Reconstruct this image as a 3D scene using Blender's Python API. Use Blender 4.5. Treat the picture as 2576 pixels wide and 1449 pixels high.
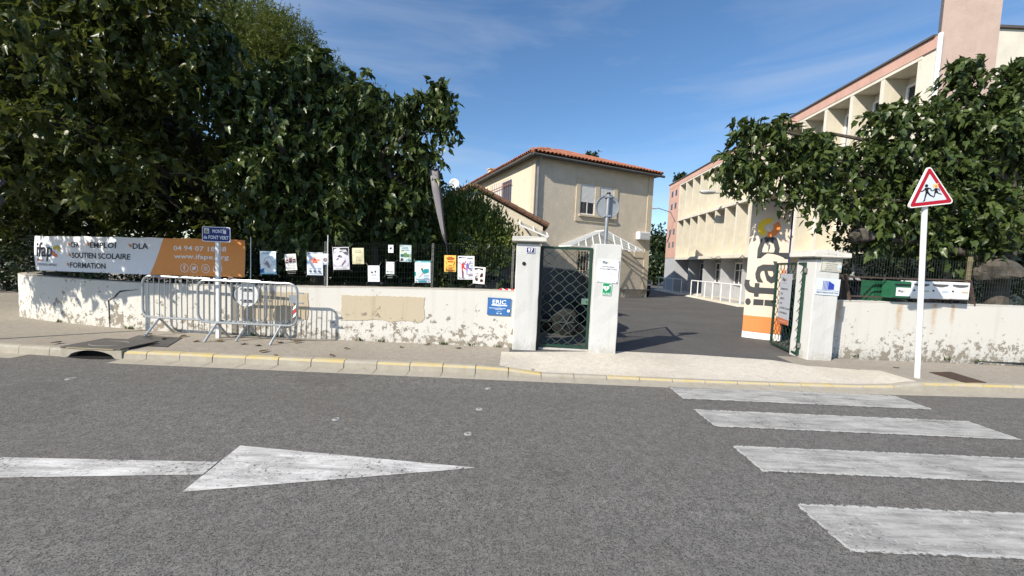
import bpy, math, random
import numpy as np
from mathutils import Vector, Matrix
random.seed(7); rng = np.random.default_rng(7)
S = bpy.context.scene; COL = S.collection
for o in list(bpy.data.objects): bpy.data.objects.remove(o)

# ---------------------------------------------------------------- camera
F, CX, CY, W0 = 975.0, 1288.0, 724.5, 2576.0          # photo pixels (2576 wide)
PITCH, ROLL, CAMH = math.radians(3.55), math.radians(2.5), 1.70
fw = Vector((0, math.cos(PITCH), -math.sin(PITCH))); up0 = Vector((0, math.sin(PITCH), math.cos(PITCH))); ri0 = Vector((1, 0, 0))
RI = ri0*math.cos(ROLL) + up0*math.sin(ROLL); UP = -ri0*math.sin(ROLL) + up0*math.cos(ROLL)
cd = bpy.data.cameras.new('camera'); cam = bpy.data.objects.new('camera', cd); COL.objects.link(cam)
cd.sensor_width = 36; cd.lens = 36*F/W0; cd.clip_end = 2000; cd.clip_start = .05
m = Matrix.Identity(4)
for i in range(3): m[i][0], m[i][1], m[i][2] = RI[i], UP[i], -fw[i]
m[2][3] = CAMH; cam.matrix_world = m; S.camera = cam
EYE = Vector((0, 0, CAMH))
def ray(x, y): return (RI*(x-CX) - UP*(y-CY) + fw*F)
def G(x, y, z=.12):                                    # pixel -> point on horizontal plane z
    d = ray(x, y); t = (z-CAMH)/d.z; return EYE + d*t
def Q(x, y, Y):                                        # pixel -> point on plane Y = const
    d = ray(x, y); return EYE + d*(Y/d.y)
def QP(x, y, p, n):                                    # pixel -> point on any plane
    d = ray(x, y); n = Vector(n); return EYE + d*((Vector(p)-EYE).dot(n)/d.dot(n))

# ---------------------------------------------------------------- sky, sun, exposure
SUN = Vector((-.75, -.665, .72)).normalized()           # towards the sun
w = bpy.data.worlds.new('World'); S.world = w; w.use_nodes = True
nt = w.node_tree; N = nt.nodes; L = nt.links
bg = N['Background']; bg.inputs[1].default_value = .13
sky = N.new('ShaderNodeTexSky'); sky.sky_type = 'NISHITA'; sky.sun_disc = False
sky.sun_elevation = math.asin(SUN.z); sky.sun_rotation = math.atan2(SUN.x, SUN.y)
sky.air_density = 1.0; sky.dust_density = .3; sky.ozone_density = 3.0; sky.altitude = 50
tc = N.new('ShaderNodeTexCoord'); mp = N.new('ShaderNodeMapping'); mp.inputs['Scale'].default_value = (1.0, 1.6, 7); mp.inputs['Rotation'].default_value = (0, .1, .35)
cl = N.new('ShaderNodeTexNoise'); cl.inputs['Scale'].default_value = 1.5; cl.inputs['Detail'].default_value = 7; cl.inputs['Roughness'].default_value = .55; cl.inputs['Distortion'].default_value = .6
cr = N.new('ShaderNodeValToRGB'); cr.color_ramp.elements[0].position = .44; cr.color_ramp.elements[0].color = (0, 0, 0, 1); cr.color_ramp.elements[1].position = .85; cr.color_ramp.elements[1].color = (.42, .42, .42, 1)
mx = N.new('ShaderNodeMix'); mx.data_type = 'RGBA'; mx.inputs[7].default_value = (4.2, 4.5, 5.0, 1)
hs = N.new('ShaderNodeHueSaturation'); hs.inputs['Saturation'].default_value = 1.13; hs.inputs['Value'].default_value = 1.0
L.new(tc.outputs['Generated'], mp.inputs[0]); L.new(mp.outputs[0], cl.inputs['Vector']); L.new(cl.outputs[0], cr.inputs[0])
L.new(sky.outputs[0], hs.inputs['Color']); L.new(hs.outputs[0], mx.inputs[6]); L.new(cr.outputs[0], mx.inputs[0]); L.new(mx.outputs[2], bg.inputs[0])
sd = bpy.data.lights.new('sun', 'SUN'); sd.energy = 5.0; sd.angle = math.radians(.53); sd.color = (1, .92, .79)
so = bpy.data.objects.new('sun', sd); COL.objects.link(so); so.rotation_euler = (-SUN).to_track_quat('-Z', 'Y').to_euler(); so.location = (-20, -20, 25)
S.view_settings.view_transform = 'Standard'; S.view_settings.look = 'None'; S.view_settings.gamma = 1
S.view_settings.exposure = .4
S.render.engine = 'CYCLES'

# ---------------------------------------------------------------- helpers: materials
def lin(c):
    return tuple(((v/255)/12.92 if v/255 <= .04045 else ((v/255+.055)/1.055)**2.4) for v in c)
class NT:
    def __init__(s, name):
        s.m = bpy.data.materials.new(name); s.m.use_nodes = True; s.t = s.m.node_tree; s.n = s.t.nodes; s.l = s.t.links
        s.b = s.n['Principled BSDF']; s.out = s.n['Material Output']
        g = s.n.new('ShaderNodeNewGeometry'); s.pos = g.outputs['Position']; s.geo = g
    def node(s, typ, **kw):
        nd = s.n.new('ShaderNode'+typ)
        for k, v in kw.items(): setattr(nd, k, v)
        return nd
    def noise(s, scale, detail=5, rough=.6, vec=None, stretch=None, dist=0):
        nd = s.node('TexNoise'); nd.inputs['Scale'].default_value = scale; nd.inputs['Detail'].default_value = detail; nd.inputs['Roughness'].default_value = rough; nd.inputs['Distortion'].default_value = dist
        v = vec or s.pos
        if stretch:
            mpn = s.node('Mapping'); mpn.inputs['Scale'].default_value = stretch; s.l.new(v, mpn.inputs[0]); v = mpn.outputs[0]
        s.l.new(v, nd.inputs['Vector']); return nd.outputs[0]
    def voro(s, scale, feature='F1', out=0, stretch=None):
        nd = s.node('TexVoronoi'); nd.feature = feature; nd.inputs['Scale'].default_value = scale
        v = s.pos
        if stretch:
            mpn = s.node('Mapping'); mpn.inputs['Scale'].default_value = stretch; s.l.new(v, mpn.inputs[0]); v = mpn.outputs[0]
        s.l.new(v, nd.inputs['Vector']); return nd.outputs[out]
    def ramp(s, v, p0, p1, c0=(0, 0, 0), c1=(1, 1, 1)):
        nd = s.node('ValToRGB'); e = nd.color_ramp.elements; e[0].position = p0; e[1].position = p1
        e[0].color = (*c0, 1); e[1].color = (*c1, 1); s.l.new(v, nd.inputs[0]); return nd.outputs[0]
    def math(s, op, a, b=0, c=None):
        nd = s.node('Math'); nd.operation = op
        for i, v in enumerate((a, b) if c is None else (a, b, c)):
            if hasattr(v, 'links'): s.l.new(v, nd.inputs[i])
            else: nd.inputs[i].default_value = v
        return nd.outputs[0]
    def mix(s, f, a, b, mode='MIX'):
        nd = s.node('Mix'); nd.data_type = 'RGBA'; nd.blend_type = mode
        for i, v in ((0, f), (6, a), (7, b)):
            if hasattr(v, 'links'): s.l.new(v, nd.inputs[i])
            elif i == 0: nd.inputs[0].default_value = v
            else: nd.inputs[i].default_value = (*v, 1)
        return nd.outputs[2]
    def sep(s, v=None):
        nd = s.node('SeparateXYZ'); s.l.new(v or s.pos, nd.inputs[0]); return nd.outputs
    def bump(s, v, strength=.3, dist=.01):
        nd = s.node('Bump'); nd.inputs['Strength'].default_value = strength; nd.inputs['Distance'].default_value = dist
        s.l.new(v, nd.inputs['Height']); s.l.new(nd.outputs[0], s.b.inputs['Normal'])
    def col(s, v):
        if hasattr(v, 'links'): s.l.new(v, s.b.inputs['Base Color'])
        else: s.b.inputs['Base Color'].default_value = (*v, 1)
    def fin(s, rough=.8, metal=0, spec=.4):
        s.b.inputs['Roughness'].default_value = rough; s.b.inputs['Metallic'].default_value = metal; s.b.inputs['Specular IOR Level'].default_value = spec
        return s.m
MATS = {}
def plain(name, c, rough=.7, metal=0, var=.15, scale=8, bump=0, bscale=60, spec=.4):
    """one colour with soft tonal variation and grain"""
    if name in MATS: return MATS[name]
    t = NT(name); n = t.noise(scale, 6, .65)
    t.col(t.mix(t.ramp(n, .3, .7), tuple(v*(1-var) for v in c), tuple(min(1, v*(1+var)) for v in c)))
    if bump: t.bump(t.noise(bscale, 4), bump, .01)
    MATS[name] = t.fin(rough, metal, spec); return MATS[name]
def ink(rgb, rough=.6):
    k = 'print_%d_%d_%d' % rgb
    return plain(k, lin(rgb), rough, 0, .04, 20)

# ---------------------------------------------------------------- helpers: geometry
class MB:
    def __init__(s): s.v = []; s.f = []; s.mi = []
    def add(s, vs, fs, mi=0):
        o = len(s.v); s.v += [tuple(v) for v in vs]; s.f += [tuple(i+o for i in f) for f in fs]; s.mi += [mi]*len(fs); return s
    def box(s, x0, x1, y0, y1, z0, z1, mi=0, M=None):
        vs = [Vector(p) for p in ((x0, y0, z0), (x1, y0, z0), (x1, y1, z0), (x0, y1, z0), (x0, y0, z1), (x1, y0, z1), (x1, y1, z1), (x0, y1, z1))]
        if M: vs = [M @ v for v in vs]
        return s.add(vs, [(0, 3, 2, 1), (4, 5, 6, 7), (0, 1, 5, 4), (1, 2, 6, 5), (2, 3, 7, 6), (3, 0, 4, 7)], mi)
    def bar(s, a, b, wx=.04, wy=.04, mi=0, roll=0):
        a = Vector(a); b = Vector(b); d = b-a; q = d.to_track_quat('Z', 'Y').to_matrix().to_4x4(); q.translation = a
        if roll: q = q @ Matrix.Rotation(roll, 4, 'Z')
        return s.box(-wx/2, wx/2, -wy/2, wy/2, 0, d.length, mi, q)
    def tube(s, pts, r, n=6, mi=0, cap=True, closed=False):
        pts = [Vector(p) for p in pts]; rs = r if isinstance(r, (list, tuple)) else [r]*len(pts); vs = []; fs = []
        m_ = len(pts); up = None
        for i, p in enumerate(pts):
            if closed: t = pts[(i+1) % m_]-pts[i-1]
            else: t = pts[min(i+1, m_-1)]-pts[max(i-1, 0)]
            t.normalize()
            if up is None: up = t.orthogonal().normalized()
            else:
                up = up - t*up.dot(t)
                up = up.normalized() if up.length > 1e-5 else t.orthogonal().normalized()
            sd_ = t.cross(up)
            for k in range(n):
                a = 2*math.pi*k/n; vs.append(p+(up*math.cos(a)+sd_*math.sin(a))*rs[i])
        for i in range(m_ if closed else m_-1):
            j = (i+1) % m_
            for k in range(n): fs.append((i*n+k, i*n+(k+1) % n, j*n+(k+1) % n, j*n+k))
        if cap and not closed: fs += [tuple(range(n-1, -1, -1)), tuple((m_-1)*n+k for k in range(n))]
        return s.add(vs, fs, mi)
    def prism(s, poly, y0, y1, mi=0, M=None, axis='y'):
        """poly of (x,z), extruded y0..y1 (front y0). axis 'z': poly of (x,y), extruded in z"""
        n = len(poly)
        if axis == 'y': vs = [Vector((x, y0, z)) for x, z in poly]+[Vector((x, y1, z)) for x, z in poly]
        elif axis == 'x': vs = [Vector((y0, a, b)) for a, b in poly]+[Vector((y1, a, b)) for a, b in poly]
        else: vs = [Vector((x, z, y0)) for x, z in poly]+[Vector((x, z, y1)) for x, z in poly]
        if M: vs = [M @ v for v in vs]
        fs = [tuple(range(n)), tuple(range(2*n-1, n-1, -1))]+[(i, i+n, (i+1) % n+n, (i+1) % n) for i in range(n)]
        return s.add(vs, fs, mi)
    def sheet(s, pts, mi=0): return s.add(pts, [tuple(range(len(pts)))], mi)
    def build(s, name, mats, parent=None, smooth=False, bevel=0, seg=2):
        me = bpy.data.meshes.new(name); me.from_pydata(s.v, [], s.f)
        if not isinstance(mats, (list, tuple)): mats = [mats]
        for m_ in mats: me.materials.append(m_)
        me.polygons.foreach_set('material_index', s.mi)
        import bmesh
        b = bmesh.new(); b.from_mesh(me); bmesh.ops.recalc_face_normals(b, faces=b.faces); b.to_mesh(me); b.free()
        if smooth:
            me.polygons.foreach_set('use_smooth', [True]*len(me.polygons))
            me.set_sharp_from_angle(angle=math.radians(40))
        o = bpy.data.objects.new(name, me); COL.objects.link(o)
        if parent: o.parent = parent
        if bevel:
            bv = o.modifiers.new('bevel', 'BEVEL'); bv.width = bevel; bv.segments = seg; bv.limit_method = 'ANGLE'
        return o
def tag(o, label=None, cat=None, group=None, kind=None):
    if label: o['label'] = label
    if cat: o['category'] = cat
    if group: o['group'] = group
    if kind: o['kind'] = kind
    return o
def thing(name, label, cat, loc=(0, 0, 0), rz=0, group=None, rot=None):
    o = bpy.data.objects.new(name, None); o.empty_display_size = .1; COL.objects.link(o)
    o.location = loc; o.rotation_euler = rot or (0, 0, rz); return tag(o, label, cat, group)
def link_copy(src, parent, M=None):
    c = bpy.data.objects.new(src.name.split('.')[0], src.data); COL.objects.link(c); c.parent = parent
    if M is not None: c.matrix_local = M
    return c
def disc(x, z, r, n=20, a0=0, a1=2*math.pi):
    full = abs(a1-a0-2*math.pi) < 1e-6; k = n if full else n+1
    return [(x+r*math.cos(a0+(a1-a0)*i/n), z+r*math.sin(a0+(a1-a0)*i/n)) for i in range(k)]
def text_mesh(body, size, bold=0, sp=1.0):
    cu = bpy.data.curves.new('t', 'FONT'); cu.body = body; cu.size = size; cu.offset = bold*size; cu.space_character = sp
    cu.align_x = 'LEFT'; cu.align_y = 'BOTTOM_BASELINE'; cu.resolution_u = 2; cu.fill_mode = 'FRONT'
    ob = bpy.data.objects.new('t', cu); COL.objects.link(ob); bpy.context.view_layer.update()
    me = bpy.data.meshes.new_from_object(ob.evaluated_get(bpy.context.evaluated_depsgraph_get()))
    vs = [(v.co.x, v.co.y) for v in me.vertices]; fs = [tuple(p.vertices) for p in me.polygons]
    bpy.data.objects.remove(ob); bpy.data.curves.remove(cu); bpy.data.meshes.remove(me); return vs, fs
class Art:
    """flat print: layered shapes in a local x,z plane, front towards -y; warp bends the sheet"""
    def __init__(s, y=-.002, dy=.0009, warp=None): s.v = []; s.f = []; s.mi = []; s.mats = []; s.y = y; s.dy = dy; s.k = 0; s.warp = warp
    def _m(s, rgb):
        m_ = ink(rgb) if isinstance(rgb, tuple) else rgb
        if m_ not in s.mats: s.mats.append(m_)
        return s.mats.index(m_)
    def raw(s, pts, fs, rgb, layer=None):
        s.k += 1; y = s.y - s.dy*(s.k if layer is None else layer); o = len(s.v)
        for x, z in pts:
            p = (x, y, z); s.v.append(s.warp(p) if s.warp else p)
        s.f += [tuple(i+o for i in f) for f in fs]; s.mi += [s._m(rgb)]*len(fs); return s
    def poly(s, pts, rgb, layer=None): return s.raw(pts, [tuple(range(len(pts)))], rgb, layer)
    def rect(s, x0, z0, x1, z1, rgb, layer=None):
        if s.warp:
            n = max(1, int(abs(x1-x0)/.12)); pts = []; fs = []
            for i in range(n+1): x = x0+(x1-x0)*i/n; pts += [(x, z0), (x, z1)]
            fs = [(2*i, 2*i+2, 2*i+3, 2*i+1) for i in range(n)]
            return s.raw(pts, fs, rgb, layer)
        return s.poly([(x0, z0), (x1, z0), (x1, z1), (x0, z1)], rgb, layer)
    def ring(s, x, z, r0, r1, rgb, a0=0, a1=2*math.pi, n=24, layer=None):
        pts = []; 
        for i in range(n+1):
            a = a0+(a1-a0)*i/n; pts += [(x+r0*math.cos(a), z+r0*math.sin(a)), (x+r1*math.cos(a), z+r1*math.sin(a))]
        return s.raw(pts, [(2*i, 2*i+1, 2*i+3, 2*i+2) for i in range(n)], rgb, layer)
    def text(s, body, x, z, size, rgb, bold=.02, align='L', width=None, rot=0, sp=1.0, layer=None):
        vs, fs = text_mesh(body, size, bold, sp)
        if not vs: return s
        x0 = min(v[0] for v in vs); x1 = max(v[0] for v in vs); sc = (width/(x1-x0)) if width else 1
        off = {'L': x0, 'C': (x0+x1)/2, 'R': x1}[align]; c, sn = math.cos(rot), math.sin(rot)
        pts = [((vx-off)*sc, vz) for vx, vz in vs]
        return s.raw([(x+px*c-pz*sn, z+px*sn+pz*c) for px, pz in pts], fs, rgb, layer)
    def build(s, name, parent):
        me = bpy.data.meshes.new(name); me.from_pydata(s.v, [], s.f)
        for m_ in s.mats: me.materials.append(m_)
        me.polygons.foreach_set('material_index', s.mi); o = bpy.data.objects.new(name, me); COL.objects.link(o); o.parent = parent; return o
# ---------------------------------------------------------------- surface materials
def asphalt(name, dark, light, tint=None, sc=150, stain=.5, con=(.38, .66), crack=False):
    t = NT(name); v = t.voro(sc, 'F1', 1); n1 = t.noise(sc*1.6, 2); big = t.noise(.6, 6, .6); mid = t.noise(9, 5, .7)
    c = t.mix(t.ramp(n1, *con), dark, light)
    sx = t.sep(v); c = t.mix(t.math('MULTIPLY', sx[0], .45), c, tuple(x*1.9 for x in light))
    c = t.mix(t.math('MULTIPLY', t.ramp(mid, .35, .7), .35), c, tuple(x*.7 for x in dark))
    if tint: c = t.mix(t.math('MULTIPLY', t.ramp(big, .48, .72), stain), c, tint)
    if crack:
        lane = t.noise(.8, 4, .55, stretch=(.12, 1.0, 1)); c = t.mix(t.math('MULTIPLY', t.ramp(lane, .42, .62), .30), c, tuple(x*.55 for x in light))
        pt_ = t.noise(.45, 2, .4); c = t.mix(t.math('MULTIPLY', t.ramp(pt_, .60, .63), .12), c, dark)
        ln_ = t.noise(.55, 5, .6, dist=.8); hair = t.ramp(t.math('ABSOLUTE', t.math('SUBTRACT', ln_, .52)), .0, .0022, (1, 1, 1), (0, 0, 0)); c = t.mix(t.math('MULTIPLY', hair, .12), c, (.018, .017, .016))
        oil = t.ramp(t.noise(1.7, 3, .5), .70, .76); c = t.mix(t.math('MULTIPLY', oil, .25), c, (.03, .028, .026))
    t.col(c); t.bump(n1, .5, .006); return t.fin(.85, 0, .25)
M_ROAD = asphalt('road_asphalt', (.026, .0255, .0245), (.196, .188, .176), (.14, .11, .085), 70, .25, (.41, .6), True)
M_PAVE = asphalt('pavement_asphalt', (.20, .178, .148), (.345, .31, .26), (.25, .215, .17), 120)
M_YARD = asphalt('yard_asphalt', (.048, .046, .045), (.12, .117, .113), (.155, .148, .14), 110, .5, (.38, .66), True)
M_APRON = asphalt('apron_concrete', (.42, .38, .315), (.59, .545, .465), (.39, .345, .275), 150, .6)
M_SOIL = plain('garden_soil', (.055, .045, .03), .95, 0, .4, 3, .6, 30)
M_LAND = plain('far_land', (.10, .09, .06), .95, 0, .3, .3)
def marking(name, white, edge=True, wr=.66):
    t = NT(name); gc = t.node('TexCoord').outputs['Generated']; g = t.sep(gc)
    ob = t.node('TexCoord').outputs['Object']
    st = t.noise(4, 7, .72, stretch=(.45, 3.2, 1)); cr = t.noise(45, 4, .7); big = t.noise(2.2, 5)
    c = t.mix(t.ramp(st, .36, .64), tuple(x*.45 for x in white), tuple(x*.95 for x in white))
    c = t.mix(t.math('MULTIPLY', t.ramp(big, .48, .68), .5), c, tuple(x*.35 for x in white))
    lnn = t.noise(3.5, 3, .5, stretch=(1, 1.6, 1), dist=1.5); hair = t.ramp(t.math('ABSOLUTE', t.math('SUBTRACT', lnn, .5)), .0, .012, (1, 1, 1), (0, 0, 0)); c = t.mix(t.math('MULTIPLY', hair, .45), c, tuple(min(1, x*1.25) for x in white))
    if edge:
        ex = t.math('MINIMUM', g[0], t.math('SUBTRACT', 1, g[0])); ey = t.math('MINIMUM', g[1], t.math('SUBTRACT', 1, g[1]))
        e = t.math('MAXIMUM', t.math('LESS_THAN', ex, .008), t.math('LESS_THAN', ey, .06))
        c = t.mix(t.math('MULTIPLY', e, t.ramp(cr, .35, .6)), c, white)
        rg = t.math('LESS_THAN', t.math('MINIMUM', t.math('MULTIPLY', ex, 7), ey), t.math('MULTIPLY', t.math('SUBTRACT', t.noise(18, 5, .7), .46), .28)); c = t.mix(t.math('MULTIPLY', rg, .85), c, (.085, .083, .08))
    wear = t.ramp(t.math('ADD', t.noise(34, 7, .8), t.math('MULTIPLY', t.math('SUBTRACT', big, .5), .35)), wr-.03, wr+.04)
    c = t.mix(wear, c, (.07, .068, .066)); t.col(c); t.bump(cr, .3, .004); return t.fin(.75, 0, .3)
M_ZEBRA = marking('zebra_paint', (.52, .51, .485), True, .62); M_LINE = marking('road_paint', (.74, .725, .70), False, .60)
def stucco(name, base, under=None, peel=.62, low=1.0, stain=(.45, .42, .36), rust=None, bumps=.35, bs=30, streak=.35):
    t = NT(name); z = t.sep()[2]; n = t.noise(7, 8, .72); fine = t.noise(55, 5, .6); big = t.noise(1.3, 5)
    sk = t.noise(5, 5, .6, stretch=(1.6, 1.6, .12))
    c = t.mix(t.math('MULTIPLY', t.ramp(sk, .52, .8), streak), base, stain)
    c = t.mix(t.math('MULTIPLY', t.ramp(fine, .45, .8), .18), c, stain)
    h = n
    if under:
        lowm = t.math('MULTIPLY', t.math('SUBTRACT', .75, z), .24*low)
        pm = t.math('ADD', t.math('ADD', n, t.math('MULTIPLY', big, .25)), t.math('MAXIMUM', lowm, -.08))
        msk = t.ramp(pm, peel+.1, peel+.115)
        uc = t.mix(fine, tuple(x*.75 for x in under), under); c = t.mix(msk, c, uc)
        pits = t.ramp(t.math('ADD', t.noise(38, 5, .7), lowm), .67, .70); c = t.mix(t.math('MULTIPLY', pits, .8), c, tuple(x*.6 for x in under))
        h = t.math('SUBTRACT', t.math('MULTIPLY', fine, .3), t.math('MULTIPLY', msk, 1.0))
        dirt = t.math('MULTIPLY', t.ramp(z, .16, .3, (1, 1, 1), (0, 0, 0)), t.ramp(n, .4, .6)); c = t.mix(t.math('MULTIPLY', dirt, .45), c, (.3, .26, .2))
    else: h = fine
    if rust:
        x = t.sep()[0]
        for xi, wd, l0 in rust:
            d = t.math('DIVIDE', t.math('ABSOLUTE', t.math('SUBTRACT', t.math('ADD', x, t.math('MULTIPLY', t.math('SUBTRACT', big, .5), .06)), xi)), wd)
            k = t.math('MULTIPLY', t.ramp(d, .2, 1, (1, 1, 1), (0, 0, 0)), t.ramp(z, l0, 1.25)); k = t.math('MULTIPLY', k, t.ramp(n, .3, .65))
            c = t.mix(t.math('MULTIPLY', k, .85), c, (.42, .23, .07))
    t.col(c)
    bm = t.math('ADD', h, t.math('MULTIPLY', t.noise(bs, 3), .5)); t.bump(bm, bumps, .012); return t.fin(.9, 0, .2)
M_WALL = stucco('peeling_white_wall', (.62, .60, .555), (.30, .265, .215), .625, .62)
M_WALL2 = stucco('peeling_white_wall_rust', (.63, .61, .565), (.33, .295, .24), .64, .78, rust=((6.62, .10, .35), (7.88, .09, .6), (8.62, .08, .6), (9.0, .06, .8)))
M_PILLAR = stucco('pillar_paint', (.57, .57, .555), (.35, .325, .28), .745, .45, (.40, .395, .375), streak=.6)
M_PATCH = stucco('bare_plaster', (.50, .43, .32), (.30, .26, .2), .66, .5, (.36, .28, .17), streak=.7)
M_CEM = stucco('grey_cement', (.22, .21, .19), (.16, .15, .14), .75)
M_CAP = stucco('cap_concrete', (.62, .60, .55), (.30, .28, .24), .66, 0, (.3, .28, .25))
M_COPE = stucco('coping_cement', (.50, .46, .40), (.25, .22, .18), .70, 0, (.25, .2, .15))
M_DARK = plain('dark_hollow', (.004, .004, .004), .9)
M_GREEN = plain('green_gate_paint', (.012, .045, .03), .45, 0, .25, 14, .1, 80)
M_GREEN2 = plain('faded_green_wire', (.05, .075, .058), .6, 0, .3, 10)
M_WIRE = plain('green_wire', (.02, .035, .026), .5, 0, .2, 10)
M_GALV = plain('galvanised_steel', (.42, .44, .46), .42, .75, .2, 18, .05, 90)
M_GALV2 = plain('zinc_grey', (.30, .32, .34), .5, .6, .2, 12)
M_WHITEM = plain('white_metal_paint', (.78, .78, .77), .45, 0, .06, 9)
M_POST = plain('weathered_post', (.16, .155, .14), .8, .1, .35, 18)
M_BROWN = plain('brown_rail', (.075, .05, .04), .7, 0, .3, 14)
M_BLACK = plain('black_plastic', (.012, .012, .014), .5)
M_RED = plain('red_tape', (.55, .02, .02), .5); M_TWHITE = plain('white_tape', (.75, .74, .72), .5)
M_TIE = plain('cable_tie', (.5, .48, .42), .5)

# ---------------------------------------------------------------- ground
KY, KT = 5.79, .12                                       # kerb face, kerb thickness
XA0, XA1 = -.18, 6.75                                    # dropped kerb at the gateway
def sm(a, b, x):
    t = min(1, max(0, (x-a)/(b-a))); return t*t*(3-2*t)
def ky(X): return KY + .30*sm(2.5, 10, X) + .25*sm(-6.2, -11, X)
def kz(X): return .12 - .07*(sm(XA0, XA0+.55, X) - sm(5.75, XA1-.2, X))
def gz(X, Y): return kz(X) + (.12-kz(X))*sm(0, 1.0, Y-ky(X)-KT)
def strip(name, xs, y0, y1, ny, dz, mat_, zf=gz):
    vs = []; fs = []
    for X in xs:
        a, b = y0(X), y1(X)
        for j in range(ny+1): Y = a+(b-a)*j/ny; vs.append((X, Y, zf(X, Y)+dz))
    for i in range(len(xs)-1):
        for j in range(ny): k = i*(ny+1)+j; fs.append((k, k+ny+1, k+ny+2, k+1))
    o = MB().add(vs, fs).build(name, mat_, smooth=True); return tag(o, kind='structure')
def fr(a, b, n): return [a+(b-a)*i/n for i in range(n+1)]
g0 = MB().sheet([(-900, -900, -.06), (900, -900, -.06), (900, 1400, -.06), (-900, 1400, -.06)]).build('ground', M_LAND); tag(g0, kind='structure')
road = MB().sheet([(-90, -25, 0), (90, -25, 0), (90, 5.95, 0), (-90, 5.95, 0)]).build('road', M_ROAD); tag(road, kind='structure')
xs = [-90, -60, -40]+fr(-30, -12, 12)+fr(-11.5, 14, 102)+[16, 20, 30, 45, 60, 90]
WREF = [(-11.6, 10.5), (-11.35, 9.4), (-10.7, 8.5), (-10.0, 8.0), (-8.9, 7.73), (-7.75, 7.5), (-6.8, 7.38), (-5.1, 7.31), (30, 7.6)]
def wy(X):
    if X < -11.6: return 10.5
    for (a, p), (b, q) in zip(WREF, WREF[1:]):
        if X <= b: return p+(q-p)*(X-a)/(b-a)
    return 7.6
strip('pavement', xs, lambda X: ky(X)+KT-.01, lambda X: wy(X)+.15, 8, 0, M_PAVE)
BT = [G(*p) for p in ((1287, 886), (1552, 884), (1747, 893), (1939, 906), (2024, 919), (2216, 933), (2267, 948))]
def ytop(X):
    if X <= BT[0].x: return BT[0].y
    for a, b in zip(BT, BT[1:]):
        if X <= b.x: return a.y+(b.y-a.y)*(X-a.x)/(b.x-a.x)
    return BT[-1].y
strip('driveway_apron', fr(-.14, BT[-1].x, 50), lambda X: ky(X)+KT-.008, ytop, 8, .004, M_APRON)
strip('yard', fr(0, 6.4, 30)+fr(6.6, 40, 20), lambda X: ytop(X)-.03 if X < 6.4 else 7.9, lambda X: 60, 30, .002, M_YARD)
strip('garden', [-11.5, -11.2]+fr(-10.8, -6, 12)+[-3, 0], lambda X: wy(X)+.08, lambda X: 45, 3, .006, M_SOIL)
strip('side_street', [-60, -30, -20, -15, -11.5], lambda X: 10.4, lambda X: 60, 3, .004, M_PAVE)
# painted markings (children of the road)
ZS = [((1677, 971), (1722, 1004), 2262, 2350), ((1743, 1030), (1797, 1074), 2488, 2562), ((1838, 1121), (1902, 1187), 2800, 2990), ((1994, 1266), (2128, 1390), 3000, 3200)]
for (a, b, xr, _), xw in zip(ZS, (5.71, 5.72, 5.72, 5.72)):
    p, q = G(*a, z=0), G(*b, z=0); x0 = (p.x+q.x)/2
    o = MB().sheet([(p.x, q.y, .005), (xw+p.x*0, q.y, .005), (xw, p.y, .005), (p.x, p.y, .005)]).build('crosswalk_stripe', M_ZEBRA, road)
def gm(pts): return [(*G(*p, z=0).xy, .005) for p in pts]
ln0, ln1 = G(0, 1162, z=0), G(0, 1200, z=0)
MB().sheet(gm([(-260, 1146), (-260, 1207), (510, 1195), (548, 1163)])).build('lane_line', M_LINE, road)
MB().sheet(gm([(604, 1122), (1200, 1178), (458, 1239)])).build('lane_arrow', M_LINE, road)
M_STUD = plain('worn_stud_metal', (.36, .355, .345), .5, .3, .3, 60)
for i, (px, py, r) in enumerate(((1206, 1030, .047), (1178, 1092, .045), (846, 1055, .045), (1228, 978, .04), (179, 953, .06))):
    p = G(px, py, z=0); s = MB()
    n = 14; ro = [r*random.uniform(.85, 1.1) for _ in range(n)]
    s.add([(p.x+ro[k]*math.cos(2*math.pi*k/n), p.y+ro[k]*math.sin(2*math.pi*k/n), .002) for k in range(n)]+[(p.x+.62*ro[k]*math.cos(2*math.pi*k/n), p.y+.62*ro[k]*math.sin(2*math.pi*k/n), .012) for k in range(n)]+[(p.x+.22*r*math.cos(2*math.pi*k/n), p.y+.22*r*math.sin(2*math.pi*k/n), .006) for k in range(n)],
          [(k, (k+1) % n, n+(k+1) % n, n+k) for k in range(n)]+[(n+k, n+(k+1) % n, 2*n+(k+1) % n, 2*n+k) for k in range(n)])
    tag(s.build('road_stud', M_STUD, smooth=True), 'flattened pale metal disc stuck to the asphalt', 'road stud', 'flattened discs on the road')
# kerb: bed with a stone and a gutter slab every half metre
M_KERB = stucco('kerb_concrete', (.40, .37, .31), (.24, .21, .17), .70, 0, (.22, .2, .16), bs=60)
def yellow_paint():
    t = NT('worn_yellow_paint'); n = t.noise(16, 7, .75); b = t.noise(3, 4)
    k = t.ramp(t.math('ADD', n, t.math('MULTIPLY', b, .4)), .56, .84)
    t.col(t.mix(k, (.50, .38, .13), (.45, .41, .33))); t.bump(n, .2, .004); return t.fin(.8, 0, .25)
M_YEL = yellow_paint()
bed = MB()
XK = [-40, -20, -14]+fr(-12, -6.78, 10)+fr(-5.86, 12, 36)+[16, 25, 40]
for a, b in zip(XK, XK[1:]):
    if a < -5.9 and b > -6.8: continue
    vs = []
    for X in (a, b): vs += [(X, ky(X)-.24, .0025), (X, ky(X)+.02, .003), (X, ky(X)+.03, kz(X)-.02), (X, ky(X)+KT+.1, kz(X)-.02)]
    bed.add(vs, [(0, 4, 5, 1), (1, 5, 6, 2), (2, 6, 7, 3)])
kerb = bed.build('kerb', M_KERB); tag(kerb, kind='structure')
DR0, DR1 = -6.78, -5.86                                   # storm drain inlet in the kerb line
X = -14.0
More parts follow.
